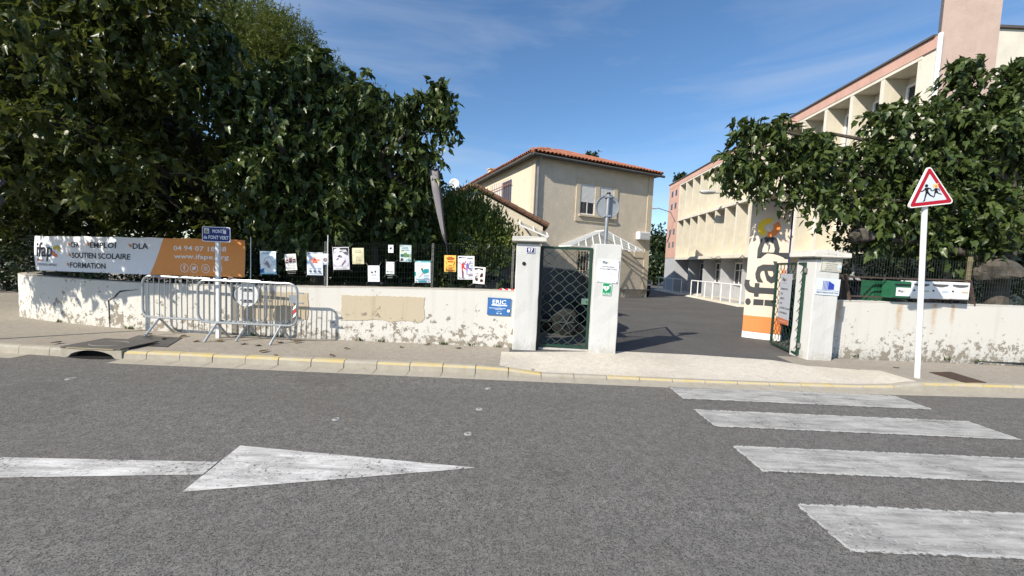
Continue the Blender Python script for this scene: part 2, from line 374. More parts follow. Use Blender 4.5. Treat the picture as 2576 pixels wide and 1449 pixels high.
while X < 14.5:
    a, b = X, X+.5; X = b
    if b > DR0-.02 and a < DR1+.02:
        if a < DR0: b = DR0-.01
        elif b > DR1: a = DR1+.01
        else: continue
    if b-a < .06: continue
    s = MB(); g = .006; vs = []
    for xx in (a+g, b-g):
        k = ky(xx); t = kz(xx); jj = random.uniform(-.003, .003); hb = min(.03, t*.4)
        vs += [(xx, k+jj, -.01), (xx, k+jj+.008, t-hb), (xx, k+jj+.02, t-.006), (xx, k+.035+jj, t+.003), (xx, k+KT, t+.004), (xx, k+KT, -.01)]
    yellow = 1 if (random.random() < .86 and a > -5.9) else 0
    s.add(vs, [(0, 6, 7, 1)]); s.add(vs, [(1, 7, 8, 2), (2, 8, 9, 3)], yellow); s.add(vs, [(3, 9, 10, 4)], yellow if random.random() < .35 else 0)
    s.add(vs, [(4, 10, 11, 5), (0, 1, 2, 3, 4, 5), (6, 11, 10, 9, 8, 7)])
    s.build('kerb_stone', [M_KERB, M_YEL], kerb)
    gs = MB(); k0, k1 = ky(a), ky(b)
    gs.add([(a+.005, k0-.22, .004), (b-.005, k1-.22, .004), (b-.005, k1-.004, .013), (a+.005, k0-.004, .013), (a+.005, k0-.22, -.02), (b-.005, k1-.22, -.02), (b-.005, k1-.004, -.02), (a+.005, k0-.004, -.02)],
           [(0, 1, 2, 3), (0, 4, 5, 1), (1, 5, 6, 2), (3, 2, 6, 7), (0, 3, 7, 4)])
    if -6.9 < a < 14: gs.build('gutter_slab', M_KERB, kerb)
# storm drain
dr = thing('storm_drain', 'arched storm drain inlet with dark opening under asphalt covered slab in kerb', 'drain', ((DR0+DR1)/2, KY, 0))
hw = (DR1-DR0)/2; s = MB()
arch = [(hw-.10-(2*hw-.2)*i/14, .012+.108*math.sin(math.pi*i/14)**.6) for i in range(15)]
poly = [(-hw, 0), (-hw+.1, 0)]+arch[::-1][1:-1]+[(hw-.1, 0), (hw, 0), (hw, .145), (-hw, .145)]
s.prism(poly, -.015, .10); s.build('face_stone', [M_KERB], dr)
s = MB().box(-hw+.05, hw-.05, .1, .5, .001, .12); s.build('hollow_shade_block', M_DARK, dr)  # solid black block standing in for the shade inside the opening
s = MB().prism([(x*.8, -.0+(.05*abs(x/.46)**2-.07)) for x in fr(-.46, .46, 12)]+[(.4, .11), (-.4, .11)], -.01, .0085, axis='z'); s.build('sump_shade_slab', M_DARK, dr)  # flat black slab on the road, painted dark of the uncut hole
s = MB().box(-hw-.0, hw, -.03, .62, .146, .165); s.build('cover_slab', asphalt('drain_cover', (.06, .055, .05), (.13, .12, .11)), dr, bevel=.006)
s = MB().tube([(-.02+.26*math.cos(a), .27+.18*math.sin(a), .166) for a in fr(0, 2*math.pi, 23)[:-1]], .004, 4, closed=True); s.build('lid_ring', M_KERB, dr)
s = MB().tube([(hw-.11, -.02, .15), (-hw+.1, -.02, .15)], .012, 6); s.build('edge_bar', M_YEL, dr)
# steel plates lying on the pavement
M_STEEL = plain('dark_steel_plate', (.045, .043, .042), .38, .4, .3, 6, .1, 200)
M_RUSTP = plain('rusty_steel_plate', (.075, .045, .032), .7, .3, .3, 10, .2, 150)
def plate(name, pts, label, mat_):
    P_ = [G(*p, z=.13) for p in pts]; s = MB(); s.prism([(p.x, p.y) for p in P_], .118, .13, axis='z'); tag(s.build(name, mat_), label, 'plate')
plate('steel_plate', ((285, 866), (420, 872), (458, 849), (348, 843)), 'smooth dark steel plate lying on the pavement beside the storm drain', M_STEEL)
plate('steel_plate', ((2338, 936), (2428, 962), (2482, 962), (2392, 935)), 'rust brown steel plate let into the pavement by warning sign pole', M_RUSTP)

# ---------------------------------------------------------------- boundary walls
WL = [(-11.6, 10.5), (-11.35, 9.4), (G(36, 793).x, 8.42), (G(73, 803.5).x, 8.02), (G(159, 816).x, 7.72), (G(278, 826.5).x, 7.50), (G(370, 835).x, 7.38), (-5.1, 7.31), (-3.3, 7.28), (-1.5, 7.27), (.16, 7.25)]
def wall_top(X): return 1.02+.17*sm(-8, .5, X)
def smooth_line(pts, sub):
    out = []
    for i in range(len(pts)-1):
        p0 = Vector(pts[max(i-1, 0)]); p1 = Vector(pts[i]); p2 = Vector(pts[i+1]); p3 = Vector(pts[min(i+2, len(pts)-1)])
        for k in range(sub):
            t = k/sub; out.append(.5*((2*p1)+(p2-p0)*t+(2*p0-5*p1+4*p2-p3)*t*t+(3*p1-p0-3*p2+p3)*t**3))
    out.append(Vector(pts[-1])); return out
WLS = smooth_line(WL, 5)
def wall_mesh(line, topf, th, mb=None, z0=.05, rough=.003):
    s = mb or MB(); n = len(line); vs = []; nz = 6
    for i, p in enumerate(line):
        d = line[min(i+1, n-1)]-line[max(i-1, 0)]; nn = Vector((d.y, -d.x)).normalized(); t = topf(p.x)
        for k in range(nz+1):
            q = p+nn*random.uniform(-rough, rough); z = z0+(t-z0)*k/nz
            vs.append((q.x, q.y, z+(random.uniform(-.006, .006) if k == nz else 0)))
        b = p-nn*th; vs += [(b.x, b.y, t), (b.x, b.y, z0)]
    m_ = nz+3; fs = []
    for i in range(n-1):
        for k in range(m_-1): a = i*m_+k; fs.append((a, a+m_, a+m_+1, a+1))
    fs += [tuple(range(m_)), tuple((n-1)*m_+m_-1-k for k in range(m_))]
    return s.add(vs, fs)
lw = thing('boundary_wall', 'long low white wall with peeling paint curving at its end, under posters', 'wall', (0, 0, 0))
wall_mesh(WLS, wall_top, .24).build('wall_body', M_WALL, lw, smooth=True)
cp = MB(); n = len(WLS); vs = []
for i, p in enumerate(WLS):
    d = WLS[min(i+1, n-1)]-WLS[max(i-1, 0)]; nn = Vector((d.y, -d.x)).normalized(); t = wall_top(p.x)
    a, b = p+nn*.004, p-nn*.245; vs += [(a.x, a.y, t-.004), (a.x, a.y, t+.012), (b.x, b.y, t+.016), (b.x, b.y, t-.004)]
cp.add(vs, [(i*4+k, i*4+4+k, i*4+4+(k+1) % 4, i*4+(k+1) % 4) for i in range(n-1) for k in range(4)]); cp.build('coping', M_COPE, lw)
def on_wall(px, py, off=0): 
    # pixel -> point on the straight part of the left wall face
    return QP(px, py, (-5.1, 7.31-off, 0), (-.0118, -1, 0))
def wall_pt(px, py):
    best = None; d = ray(px, py)
    for a, b in zip(WLS, WLS[1:]):
        u = (b-a); nn = Vector((u.y, -u.x, 0)).normalized(); den = d.dot(nn)
        if abs(den) < 1e-6: continue
        t = (Vector((a.x, a.y, 0))-EYE).dot(nn)/den; p = EYE+d*t; k = (Vector((p.x, p.y))-a).dot(u)/u.length_squared
        if t > 0 and -.02 <= k <= 1.02 and (best is None or t < best[0]): best = (t, p, nn)
    return best[1], best[2]
def patch(pts, mat_, name='plaster_patch', th=.008):
    jag = []
    for a_, b_ in zip(pts, pts[1:]+pts[:1]):
        k_ = max(1, int(math.hypot(b_[0]-a_[0], b_[1]-a_[1])/5))
        jag += [(a_[0]+(b_[0]-a_[0])*i_/k_+random.uniform(-1.2, 1.2), a_[1]+(b_[1]-a_[1])*i_/k_+random.uniform(-1.2, 1.2)) for i_ in range(k_)]
    P_ = [wall_pt(*p) for p in jag]; n = len(P_); s = MB()
    vs = [p+nn*th for p, nn in P_]+[p-nn*.03 for p, nn in P_]
    s.add(vs, [tuple(range(n))]+[(i, i+n, (i+1) % n+n, (i+1) % n) for i in range(n)]); return s.build(name, mat_, lw)
patch([(860, 742), (905, 744), (980, 745), (1068, 748), (1066, 775), (1069, 800), (1060, 812), (1020, 806), (985, 810), (950, 803), (905, 806), (858, 806)], M_PATCH)
patch([(604, 731), (690, 734), (775, 737), (776, 770), (773, 803), (700, 806), (604, 800)], M_PATCH)
patch([(583, 722), (600, 722), (602, 780), (600, 850), (584, 849)], M_CEM, 'cement_strip')
# crack in the left wall
ck = MB(); CR = [(277, 828, 1), (276, 800, 2), (275, 775, 2.2), (274, 756, 2.6), (280, 752, 3.4), (290, 747, 3.2), (296, 739, 4), (303, 733, 3.6), (318, 731, 2), (333, 730, 1.2), (350, 728, .5)]
vs = []
for i, (x, y, wd) in enumerate(CR):
    hor = i > 6; a, nn = wall_pt(x-(0 if hor else wd*.55), y-(wd*.5 if hor else 0)); b, _ = wall_pt(x+(0 if hor else wd*.55), y+(wd*.5 if hor else 0))
    vs += [a+nn*.009, b+nn*.009]
ck.add(vs, [(2*i, 2*i+1, 2*i+3, 2*i+2) for i in range(len(CR)-1)]); ck.build('crack', M_DARK, lw)
rw = thing('boundary_wall', 'low white wall with peeling paint and rust streaks under the mailboxes', 'wall')
RWL = [Vector((6.36, 7.80)), Vector((8.3, 7.86)), Vector((10.5, 7.95)), Vector((14, 8.1)), Vector((22, 8.5))]
RWS = smooth_line([tuple(p) for p in RWL], 8)
wall_mesh(RWS, lambda X: 1.245+.008*(X-6.4), .24).build('wall_body', M_WALL2, rw, smooth=True)
MB().add([q for p in RWS for q in ((p.x, p.y-.006, 1.243+.008*(p.x-6.4)), (p.x, p.y-.006, 1.259+.008*(p.x-6.4)), (p.x, p.y+.245, 1.261+.008*(p.x-6.4)))], [(i*3+k, i*3+3+k, i*3+4+k, i*3+1+k) for i in range(len(RWS)-1) for k in range(2)]).build('coping', M_CAP, rw)
# ---------------------------------------------------------------- gate pillars
def rough_box(s, x0, x1, y0, y1, z0, z1, nz=10, amp=.005):
    vs = []; fs = []; per = []
    for k in range(nz+1):
        z = z0+(z1-z0)*k/nz; j = lambda: random.uniform(-amp, amp)
        ring = [(x0, y0), ((x0+x1)/2, y0), (x1, y0), (x1, (y0+y1)/2), (x1, y1), (x0, y1), (x0, (y0+y1)/2)]
        vs += [(x+j(), y+j(), z) for x, y in ring]
    for k in range(nz):
        for i in range(7): a = k*7+i; b = k*7+(i+1) % 7; fs.append((a, b, b+7, a+7))
    fs += [tuple(range(6, -1, -1)), tuple(nz*7+i for i in range(7))]
    return s.add(vs, fs)
def cap(s, cx, cy, hx, hy, z0, t, rise):
    ring = [(-hx, -hy), (hx, -hy), (hx, hy), (-hx, hy)]; j = lambda: random.uniform(-.008, .008)
    vs = [(cx+x*.97, cy+y*.97, z0) for x, y in ring]+[(cx+x+j(), cy+y+j(), z0+.015) for x, y in ring]+[(cx+x+j(), cy+y+j(), z0+t+j()) for x, y in ring]+[(cx+x*.05, cy+y*.05, z0+t+rise) for x, y in ring]
    fs = [(3, 2, 1, 0)]+[(4*l+i, 4*l+(i+1) % 4, 4*l+4+(i+1) % 4, 4*l+4+i) for l in range(3) for i in range(4)]+[(12, 13, 14, 15)]
    return s.add(vs, fs)
def pillar(label, x0, x1, y0, d, ztop, capz=None, caph=None):
    cx, cy = (x0+x1)/2, y0+d/2; t = thing('gate_pillar', label, 'pillar', (cx, cy, .1)); t_ = Matrix.Translation((-cx, -cy, -.1))
    s = MB(); rough_box(s, x0-cx, x1-cx, -d/2, d/2, -.05, ztop-.1); s.build('shaft', M_PILLAR, t, smooth=False, bevel=.012)
    if capz:
        s = MB().box(x0-cx+.02, x1-cx-.02, -d/2+.02, d/2-.02, ztop-.1, capz-.1); s.build('neck', M_CEM, t)
        s = MB(); cap(s, 0, 0, (x1-x0)/2+caph[0], d/2+caph[0], capz-.1, caph[1], caph[2]); s.build('cap_slab', M_CAP, t)
    return t
PY = 7.08
def X_(px, py, Y): return Q(px, py, Y).x
p1x0, p1x1 = X_(1292, 800, PY), X_(1352, 800, PY)
pillar('white pillar carrying the number 97, with a flat concrete cap', p1x0, p1x1, PY, .42, 2.075, 2.115, (.085, .085, .035))
p2x0, p2x1 = X_(1489, 780, PY), X_(1555, 780, PY)
pillar('white pillar without cap, carrying the opening hours plate', p2x0, p2x1, PY, .38, 2.135)
p3x0, p3x1 = X_(2040, 800, 7.32), X_(2102, 800, 7.32)
pillar('white pillar with peaked mossy concrete cap between open gate and mailboxes', p3x0, p3x1, 7.32, .48, 2.03, 2.075, (.10, .095, .07))
# intercom hole
s = MB().tube([(0, -.012, 0), (0, .02, 0)], [.035, .03], 9); o = s.build('intercom', M_BLACK, None, smooth=True); p = Q(1318, 663, PY); o.location = p; tag(o, 'small round black intercom hole on pillar below the number', 'intercom')
# ---------------------------------------------------------------- gates
def lattice_leaf(name, label, a, b, z0, z1, pitch=(.21, .185), fr_=.045, ph=.0, bar_r=.006, plinth=0):
    a = Vector(a); b = Vector(b); d = b-a; W = d.length; H = z1-z0
    t = thing(name, label, 'gate', (a.x, a.y, z0), math.atan2(d.y, d.x))
    h = fr_
    for nm, bx in (('stile', (0, h, -h/2, h/2, 0, H)), ('stile', (W-h, W, -h/2, h/2, 0, H)), ('top_rail', (h, W-h, -h/2, h/2, H-h, H)), ('bottom_rail', (h, W-h, -h/2, h/2, 0, h))):
        MB().box(*bx).build(nm, M_GREEN, t, bevel=.004)
    pw, p_h = pitch; ln = math.hypot(pw/2, p_h/2)
    for di, sx in enumerate((1, -1)):
        ux, uz = sx*pw/2/ln, p_h/2/ln; nx, nz = -uz, ux
        for k in range(-24, 40):
            cur = []; runs = []
            for i in range(0, 400):
                s_ = i*ln/6; wv = .011*math.sin(math.pi*s_/ln)*sx; x = h+(k+ph)*pw+ux*s_+nx*wv; z = uz*s_+nz*wv
                if h*.5 < x < W-h*.5 and h*.5 < z < H-h*.5: cur.append((x, (.004 if di else -.004), z))
                elif cur: runs.append(cur); cur = []
            for c in runs:
                if len(c) > 2: MB().tube(c, bar_r, 4).build('lattice_bar', M_GREEN2 if bar_r > .0055 else M_GREEN, t)
    return t
gx0, gx1 = p1x1+.03, p2x0-.01
g1 = lattice_leaf('lattice_gate', 'closed dark green lattice gate between pillar 97 and the hours pillar', (gx0, 7.30), (gx1, 7.24), .17, 2.06)
W1 = (Vector((gx1, 7.24))-Vector((gx0, 7.30))).length
MB().box(W1-.16, W1-.035, -.032, .032, .83, .94).build('lock_case', plain('lock_green', (.10, .17, .13), .5), g1, bevel=.006)
MB().tube([(W1-.07, -.05, .885), (W1-.07, .05, .885)], .012, 8).build('lock_barrel', M_BLACK, g1)
MB().box(gx0-.06, gx0+.02, 7.20, 7.40, .12, 2.05).build('gate_post', M_BLACK, None, bevel=.004)
tag(bpy.data.objects['gate_post'], 'black steel post fixed to the pillar at the lattice gate hinge side', 'post')
MB().box(gx0, gx1+.01, 7.22, 7.34, .11, .15).build('gate_sill', M_CAP); tag(bpy.data.objects['gate_sill'], 'pale concrete sill strip under the closed lattice gate', 'sill')
ld = Vector((p2x1+.03, PY+.33)); vd = Vector((ld.x, ld.y)).normalized()
lattice_leaf('lattice_gate', 'open green gate leaf seen edge on behind the hours pillar', (ld.x, ld.y), (ld.x+vd.x*1.75-.02, ld.y+vd.y*1.75), .16, 2.0, (.15, .19), bar_r=.005)
ra, rb = G(2006, 893, .16), G(1938, 863, .16)
rb = ra+(rb-ra)*1.0
g3 = lattice_leaf('lattice_gate', 'open green lattice gate leaf hung with the grey course list sign', (rb.x, rb.y), (ra.x, ra.y), .16, 1.98, (.16, .19), bar_r=.0052)
LW = (ra-rb).length
for zz in (.15, 1.62): MB().tube([(LW+.02, -.0, zz), (LW+.02, 0, zz+.09)], .028, 8).build('hinge', M_POST, g3)
MB().tube([(0, -.04, .95), (0, .04, .95)], .03, 8).build('latch', M_BLACK, g3)

# ---------------------------------------------------------------- generic flat signs
def rect_on(tl, tr, bl, br, Y):
    a, b, c, d = (Q(*p, Y) for p in (tl, tr, bl, br)); ctr = (a+b+c+d)/4
    w_ = ((b-a).length+(d-c).length)/2; h_ = ((a-c).length+(b-d).length)/2; e = (b-a)+(d-c)
    return ctr, w_, h_, math.atan2(e.z, e.x)
def board(name, label, cat, corners, Y, base, art=None, th=.006, group=None, curl=0, rough=.5, part='panel'):
    """flat board facing the street; art(A, w, h) draws with x in 0..w, z in 0..h"""
    ctr, w_, h_, roll = rect_on(*corners, Y)
    t = thing(name, label, cat, ctr, group=group, rot=(0, -roll, 0))
    def wp(p): return (p[0], p[1]-curl*math.sin(math.pi*(p[2]/h_+.5))*math.cos(math.pi*p[0]/w_*.9)+curl*.6, p[2])
    s = MB(); n = 8; nz = 6 if curl else 1; vs = []; fs = []
    for k in range(nz+1):
        for i in range(n+1):
            for yy in (-th/2, th/2): vs.append(wp((-w_/2+w_*i/n, yy, -h_/2+h_*k/nz)))
    idx = lambda k, i, y: (k*(n+1)+i)*2+y
    for k in range(nz):
        for i in range(n):
            for y in (0, 1): fs.append((idx(k, i, y), idx(k, i+1, y), idx(k+1, i+1, y), idx(k+1, i, y)))
    for i in range(n):
        for k in (0, nz): fs.append((idx(k, i, 0), idx(k, i+1, 0), idx(k, i+1, 1), idx(k, i, 1)))
    for k in range(nz):
        for i in (0, n): fs.append((idx(k, i, 0), idx(k+1, i, 0), idx(k+1, i, 1), idx(k, i, 1)))
    s.add(vs, fs).build(part, ink(base, rough), t)
    if art:
        A = Art(-th/2, .0007, (lambda p: wp((p[0]-w_/2, p[1], p[2]-h_/2)))); art(A, w_, h_); A.build('print', t)
    return t, w_, h_
def lines(A, x0, x1, z1, n, dz, th, rgb, ragged=.25):
    for i in range(n):
        k = random.uniform(0, ragged)*(x1-x0)/2; A.rect(x0+k, z1-i*dz-th, x1-k, z1-i*dz, rgb, layer=6)
def logo_e(A, x, z, r):
    A.ring(x, z, r*.45, r, (196, 178, 40), math.radians(0), math.radians(150), 14, layer=4)
    A.ring(x, z, r*.45, r, (226, 120, 60), math.radians(185), math.radians(290), 12, layer=4)
def logo(A, x, z, hgt, col=(40, 42, 52), bold=.018):
    """the ifape wordmark, hgt = x-height"""
    A.text('ifap', x, z, hgt*1.85, col, bold, width=hgt*2.75, layer=4); logo_e(A, x+hgt*3.45, z+hgt*.5, hgt*.52)
# ---------------------------------------------------------------- mesh fences
FLN = []
for i, p in enumerate(WLS):
    d = WLS[min(i+1, len(WLS)-1)]-WLS[max(i-1, 0)]; nn = Vector((d.y, -d.x)).normalized(); FLN.append(p-nn*.12)
FLS = [0]
for a, b in zip(FLN, FLN[1:]): FLS.append(FLS[-1]+(b-a).length)
def along(s, line=FLN, acc=FLS):
    for i in range(len(acc)-1):
        if s <= acc[i+1] or i == len(acc)-2:
            k = (s-acc[i])/(acc[i+1]-acc[i]); p = line[i]+(line[i+1]-line[i])*k; d = (line[i+1]-line[i]).normalized(); return p, Vector((d.y, -d.x))
def s_of_x(X, line=FLN, acc=FLS):
    for i in range(2, len(acc)-1):
        if line[i+1].x >= X: return acc[i]+(acc[i+1]-acc[i])*(X-line[i].x)/(line[i+1].x-line[i].x)
    return acc[-1]
def wire_bay(parent, s0, s1, z0f, z1f, line, acc, dv=.052, r=.0019):
    s = MB(); n = int((s1-s0)/dv)
    for i in range(n+1):
        p, nn = along(s0+(s1-s0)*i/n, line, acc); s.tube([(p.x, p.y, z0f(p.x)), (p.x, p.y, z1f(p.x))], r, 3, cap=False)
    p, _ = along((s0+s1)/2, line, acc); H = z1f(p.x)-z0f(p.x)
    zs = [.02, .05, .085]+[.085+.104*k for k in range(1, int((H-.2)/.104)+1)]+[H-.085, H-.045, H-.01]
    for zz in zs:
        k = max(2, int((s1-s0)/.16)); pts = []
        for i in range(k+1):
            p, nn = along(s0+(s1-s0)*i/k, line, acc); pts.append((p.x, p.y, z0f(p.x)+zz+.004*(-1)**i+random.uniform(-.003, .003)))
        s.tube(pts, r*1.15, 3, cap=False)
    return tag(s.build('wire_mesh', M_WIRE, parent), kind='stuff')
lf = thing('mesh_fence', 'green wire mesh fence on the long white wall, hung with posters', 'fence')
z0f = lambda X: wall_top(X)+.0; z1f = lambda X: wall_top(X)+.85
posts_px = [(90, 0), (250, 0), (415, 0), (630, 1), (818, 2), (1088, 2), (1290, 2)]
ss = []
for px, kind in posts_px:
    X = Q(px, 660, 7.4).x if px > 420 else wall_pt(px, 700)[0].x; sv = s_of_x(X); ss.append(sv); p, nn = along(sv); zt = wall_top(p.x)
    if kind == 1: MB().tube([(p.x, p.y-.02, zt-.02), (p.x, p.y-.02, zt+.93)], .008, 6).build('post', M_WHITEM, lf)
    else: MB().box(p.x-.02, p.x+.02, p.y+.004, p.y+.034, zt-.02, zt+.86).build('post', M_POST, lf)
X = Q(826, 660, 7.4).x; p, _ = along(s_of_x(X)); MB().tube([(p.x, p.y-.03, wall_top(p.x)-.0), (p.x, p.y-.03, wall_top(p.x)+.98)], .009, 6).build('post', M_WHITEM, lf)
ss = [FLS[0]]+ss
for a, b in zip(ss, ss[1:]): wire_bay(lf, a+.002, b-.002, z0f, z1f, FLN, FLS)
RFL = [p+Vector((0, .13)) for p in RWS]; RFS = [0]
for a, b in zip(RFL, RFL[1:]): RFS.append(RFS[-1]+(b-a).length)
rf = thing('mesh_fence', 'green wire mesh fence standing on the wall behind the mailboxes', 'fence')
rz0 = lambda X: 1.25; rz1 = lambda X: 2.19-.01*(X-6.4)
rs = [0, s_of_x(Q(2452, 700, 7.95).x, RFL, RFS), RFS[-1]]
for sv in (.03, rs[1]):
    p, _ = along(sv, RFL, RFS); MB().box(p.x-.028, p.x+.028, p.y+.005, p.y+.05, 1.22, 2.26).build('post', plain('wood_post', (.2, .16, .1), .85, 0, .3, 25), rf)
for a, b in zip(rs, rs[1:]): wire_bay(rf, a+.003, b-.003, rz0, rz1, RFL, RFS, dv=.056)

# ---------------------------------------------------------------- banner on the fence
BX0 = s_of_x(wall_pt(70, 690)[0].x+.10); pr = Q(616, 650, 7.41); BX1 = s_of_x(pr.x); BW = BX1-BX0
bt = thing('banner', 'long printed banner, white and orange, tied to the fence above the wall', 'banner')
def bwarp(p):
    x, y, z = p; q, nn = along(BX0+x); k = x/BW
    yy = y - .028 - .016*math.sin(3.1*x+1.4*z*3) - .002*math.sin(6*x+4*z)
    zb = 1.135+.085*k; zt_ = 1.855+.085*k - .012*abs(math.sin(math.pi*x/.78)); zz = zb+(zt_-zb)*z/.72
    return (q.x+nn.x*-yy*-1*-1 if False else q.x+nn.x*(-yy), q.y+nn.y*(-yy), zz)
s = MB(); vs = []; nx_, nz_ = 110, 8
for i in range(nx_+1):
    for k in range(nz_+1):
        vs.append(bwarp((BW*i/nx_, .004, .72*k/nz_)))
s.add(vs, [(i*(nz_+1)+k, (i+1)*(nz_+1)+k, (i+1)*(nz_+1)+k+1, i*(nz_+1)+k+1) for i in range(nx_) for k in range(nz_)])
bo = s.build('sheet', ink((232, 232, 236)), bt); sol = bo.modifiers.new('solid', 'SOLIDIFY'); sol.thickness = .002; sol.offset = 0
A = Art(-.0005, .0010, bwarp); DK = (28, 30, 42); OR = (232, 150, 78)
def bx(px): return (px-70)/(616-70)*BW                    # photo x -> banner x (even spread)
def par(px0, px1, px0b, px1b, rgb):
    n = 16; pts = []; fs = []
    for k in range(9):
        for i in range(n+1): a = px0b+(px0-px0b)*k/8; pts.append((bx(a+(px1-a)*i/n), .72*k/8))
    for k in range(8):
        for i in range(n): q = k*(n+1)+i; fs.append((q, q+1, q+n+2, q+n+1))
    A.raw(pts, fs, rgb, layer=1)
par(442, 616, 408, 616, OR)
A.text('ifap', bx(80), .30, .42, DK, .018, width=bx(134)-bx(80), layer=2)
logo_e(A, bx(146), .41, .12); A.rect(bx(81), .205, bx(106), .235, (196, 110, 70), layer=2)
A.text('ACCÉLÉRATEUR DE COMPÉTENCES', bx(82), .105, .062, (90, 92, 100), .012, width=bx(150)-bx(82), layer=2)
for txt, x0, x1, z in (('CFA', 194, 221, .50), ('EMPLOI', 255, 323, .50), ('DLA', 365, 404, .50), ('SOUTIEN SCOLAIRE', 195, 360, .285), ('FORMATION', 190, 296, .085)):
    A.text(txt, bx(x0), z, .155, DK, .016, width=bx(x1)-bx(x0), layer=2)
    xb = bx(x0)-.10; A.poly([(xb, z+.10), (xb+.075, z+.085), (xb+.07, z+.02), (xb+.02, z+.045)], (206, 130, 84), layer=2)
WH = (245, 240, 235)
A.text('04 94 07 18 38', bx(464), .49, .125, WH, .014, width=bx(576)-bx(464), layer=3)
A.text('www.ifape.org', bx(464), .335, .125, WH, .014, width=bx(582)-bx(464), layer=3)
for k, px in enumerate((486, 508, 534, 560)):
    x = bx(px); A.ring(x, .15, .076, .086, WH, layer=3)
    if k == 0: A.text('f', x, .105, .14, WH, .02, 'C', layer=3)
    if k == 1: A.poly([(x-.05, .12), (x-.02, .11), (x+.025, .13), (x+.045, .175), (x+.015, .19), (x-.005, .165), (x-.045, .185), (x-.03, .14)], WH, layer=3)
    if k == 2: A.ring(x, .15, .014, .024, WH, layer=3); A.ring(x, .15, .044, .052, WH, n=4, a0=math.pi/4, a1=math.pi/4+2*math.pi, layer=3)
    if k == 3: A.text('in', x, .115, .1, WH, .02, 'C', layer=3)
A.build('print', bt)
for k in range(8):
    for zz in (.01, .715):
        a = Vector(bwarp((BW*k/7*.995+.01, -.004, zz))); MB().tube([a, a+Vector((.0, .05, .035 if zz > .5 else -.04))], .006, 5).build('tie', M_BLACK, bt)

# ---------------------------------------------------------------- posters
def R2(x, y): return ((900+x/2.1467)*.6389, (850+y/2.1467)*.6389)
FY = 7.375
def person_dancing(A, x, z, sc, c1, c2=None, lay=6):
    c2 = c2 or c1
    A.poly(disc(x, z+.62*sc, .07*sc, 10), (120, 70, 60), layer=lay+1)
    A.poly([(x-.1*sc, z+.55*sc), (x+.1*sc, z+.56*sc), (x+.16*sc, z+.2*sc), (x-.13*sc, z+.2*sc)], c1, layer=lay)
    A.poly([(x-.08*sc, z+.5*sc), (x-.42*sc, z+.78*sc), (x-.45*sc, z+.72*sc), (x-.1*sc, z+.42*sc)], c1, layer=lay)
    A.poly([(x+.08*sc, z+.5*sc), (x+.3*sc, z+.9*sc), (x+.36*sc, z+.87*sc), (x+.14*sc, z+.42*sc)], c2, layer=lay)
    A.poly([(x-.12*sc, z+.22*sc), (x+.02*sc, z+.2*sc), (x-.02*sc, z-.5*sc), (x-.08*sc, z-.5*sc)], c2, layer=lay)
    A.poly([(x+.15*sc, z+.25*sc), (x, z+.16*sc), (x+.4*sc, z-.08*sc), (x+.5*sc, z-.02*sc)], c1, layer=lay)
def a_blue(A, w, h):
    A.rect(0, h*.03, w, h*.45, (16, 110, 165)); A.rect(0, h*.0, w, h*.06, (150, 215, 235)); A.poly([(w*.05, h*.5), (w*.5, h*.95), (w*.98, h*.7), (w*.9, h*.4), (w*.5, h*.3)], (150, 205, 228))
    A.poly([(w*.2, h*.45), (w*.32, h*.7), (w*.6, h*.78), (w*.85, h*.55), (w*.72, h*.35), (w*.5, h*.28)], (215, 208, 205))
    A.poly([(w*.3, h*.45), (w*.45, h*.6), (w*.6, h*.5), (w*.68, h*.28), (w*.6, h*.2), (w*.5, h*.36)], (150, 140, 142)); A.poly(disc(w*.86, h*.91, w*.07, 12), (190, 225, 240))
    A.poly([(w*.3, h*.2), (w*.36, h*.33), (w*.42, h*.2)], (235, 240, 242)); A.poly([(w*.5, h*.18), (w*.62, h*.3), (w*.7, h*.26), (w*.6, h*.17)], (235, 240, 242)); lines(A, w*.1, w*.62, h*.94, 2, .02, .008, (60, 130, 175)); lines(A, w*.45, w*.95, h*.13, 1, .02, .008, (210, 235, 245))
def a_three(A, w, h):
    lines(A, w*.2, w*.85, h*.87, 2, .022, .007, (150, 150, 150)); A.rect(w*.06, h*.44, w*.3, h*.68, (92, 62, 56)); A.rect(w*.36, h*.46, w*.66, h*.76, (120, 84, 84)); A.rect(w*.7, h*.46, w*.94, h*.7, (70, 48, 48))
    A.poly(disc(w*.18, h*.56, w*.06, 10), (225, 200, 190)); A.poly([(w*.4, h*.5), (w*.5, h*.7), (w*.62, h*.52)], (70, 52, 66)); A.poly(disc(w*.82, h*.58, w*.07, 10), (190, 150, 140)); lines(A, w*.1, w*.9, h*.4, 7, .03, .006, (150, 148, 146))
def a_navy(A, w, h):
    A.rect(w*.05, h*.04, w*.95, h*.96, (34, 52, 82)); A.poly([(w*.12, h*.68), (w*.4, h*.72), (w*.5, h*.82), (w*.6, h*.72), (w*.92, h*.68), (w*.68, h*.6), (w*.7, h*.5), (w*.5, h*.56), (w*.34, h*.5), (w*.36, h*.6)], (232, 150, 120))
    A.poly([(w*.45, h*.72), (w*.57, h*.72), (w*.64, h*.53), (w*.4, h*.52)], (190, 52, 52)); A.poly(disc(w*.5, h*.8, w*.045, 10), (235, 215, 205)); lines(A, w*.25, w*.72, h*.44, 3, .022, .009, (220, 225, 232))
    for k in range(3): lines(A, w*(.12+.28*k), w*(.33+.28*k), h*.32, 2, .018, .008, (150, 162, 180)); A.poly(disc(w*(.22+.28*k), h*.17, w*.08, 10), (96, 108, 130))
    lines(A, w*.1, w*.9, h*.08, 1, .02, .007, (170, 180, 195))
def a_part(A, w, h):
    A.rect(0, h*.7, w, h*.85, (110, 120, 190)); A.poly(disc(w*.5, h*.45, w*.35, 10), (130, 118, 124)); A.rect(0, 0, w, h*.22, (150, 160, 180))
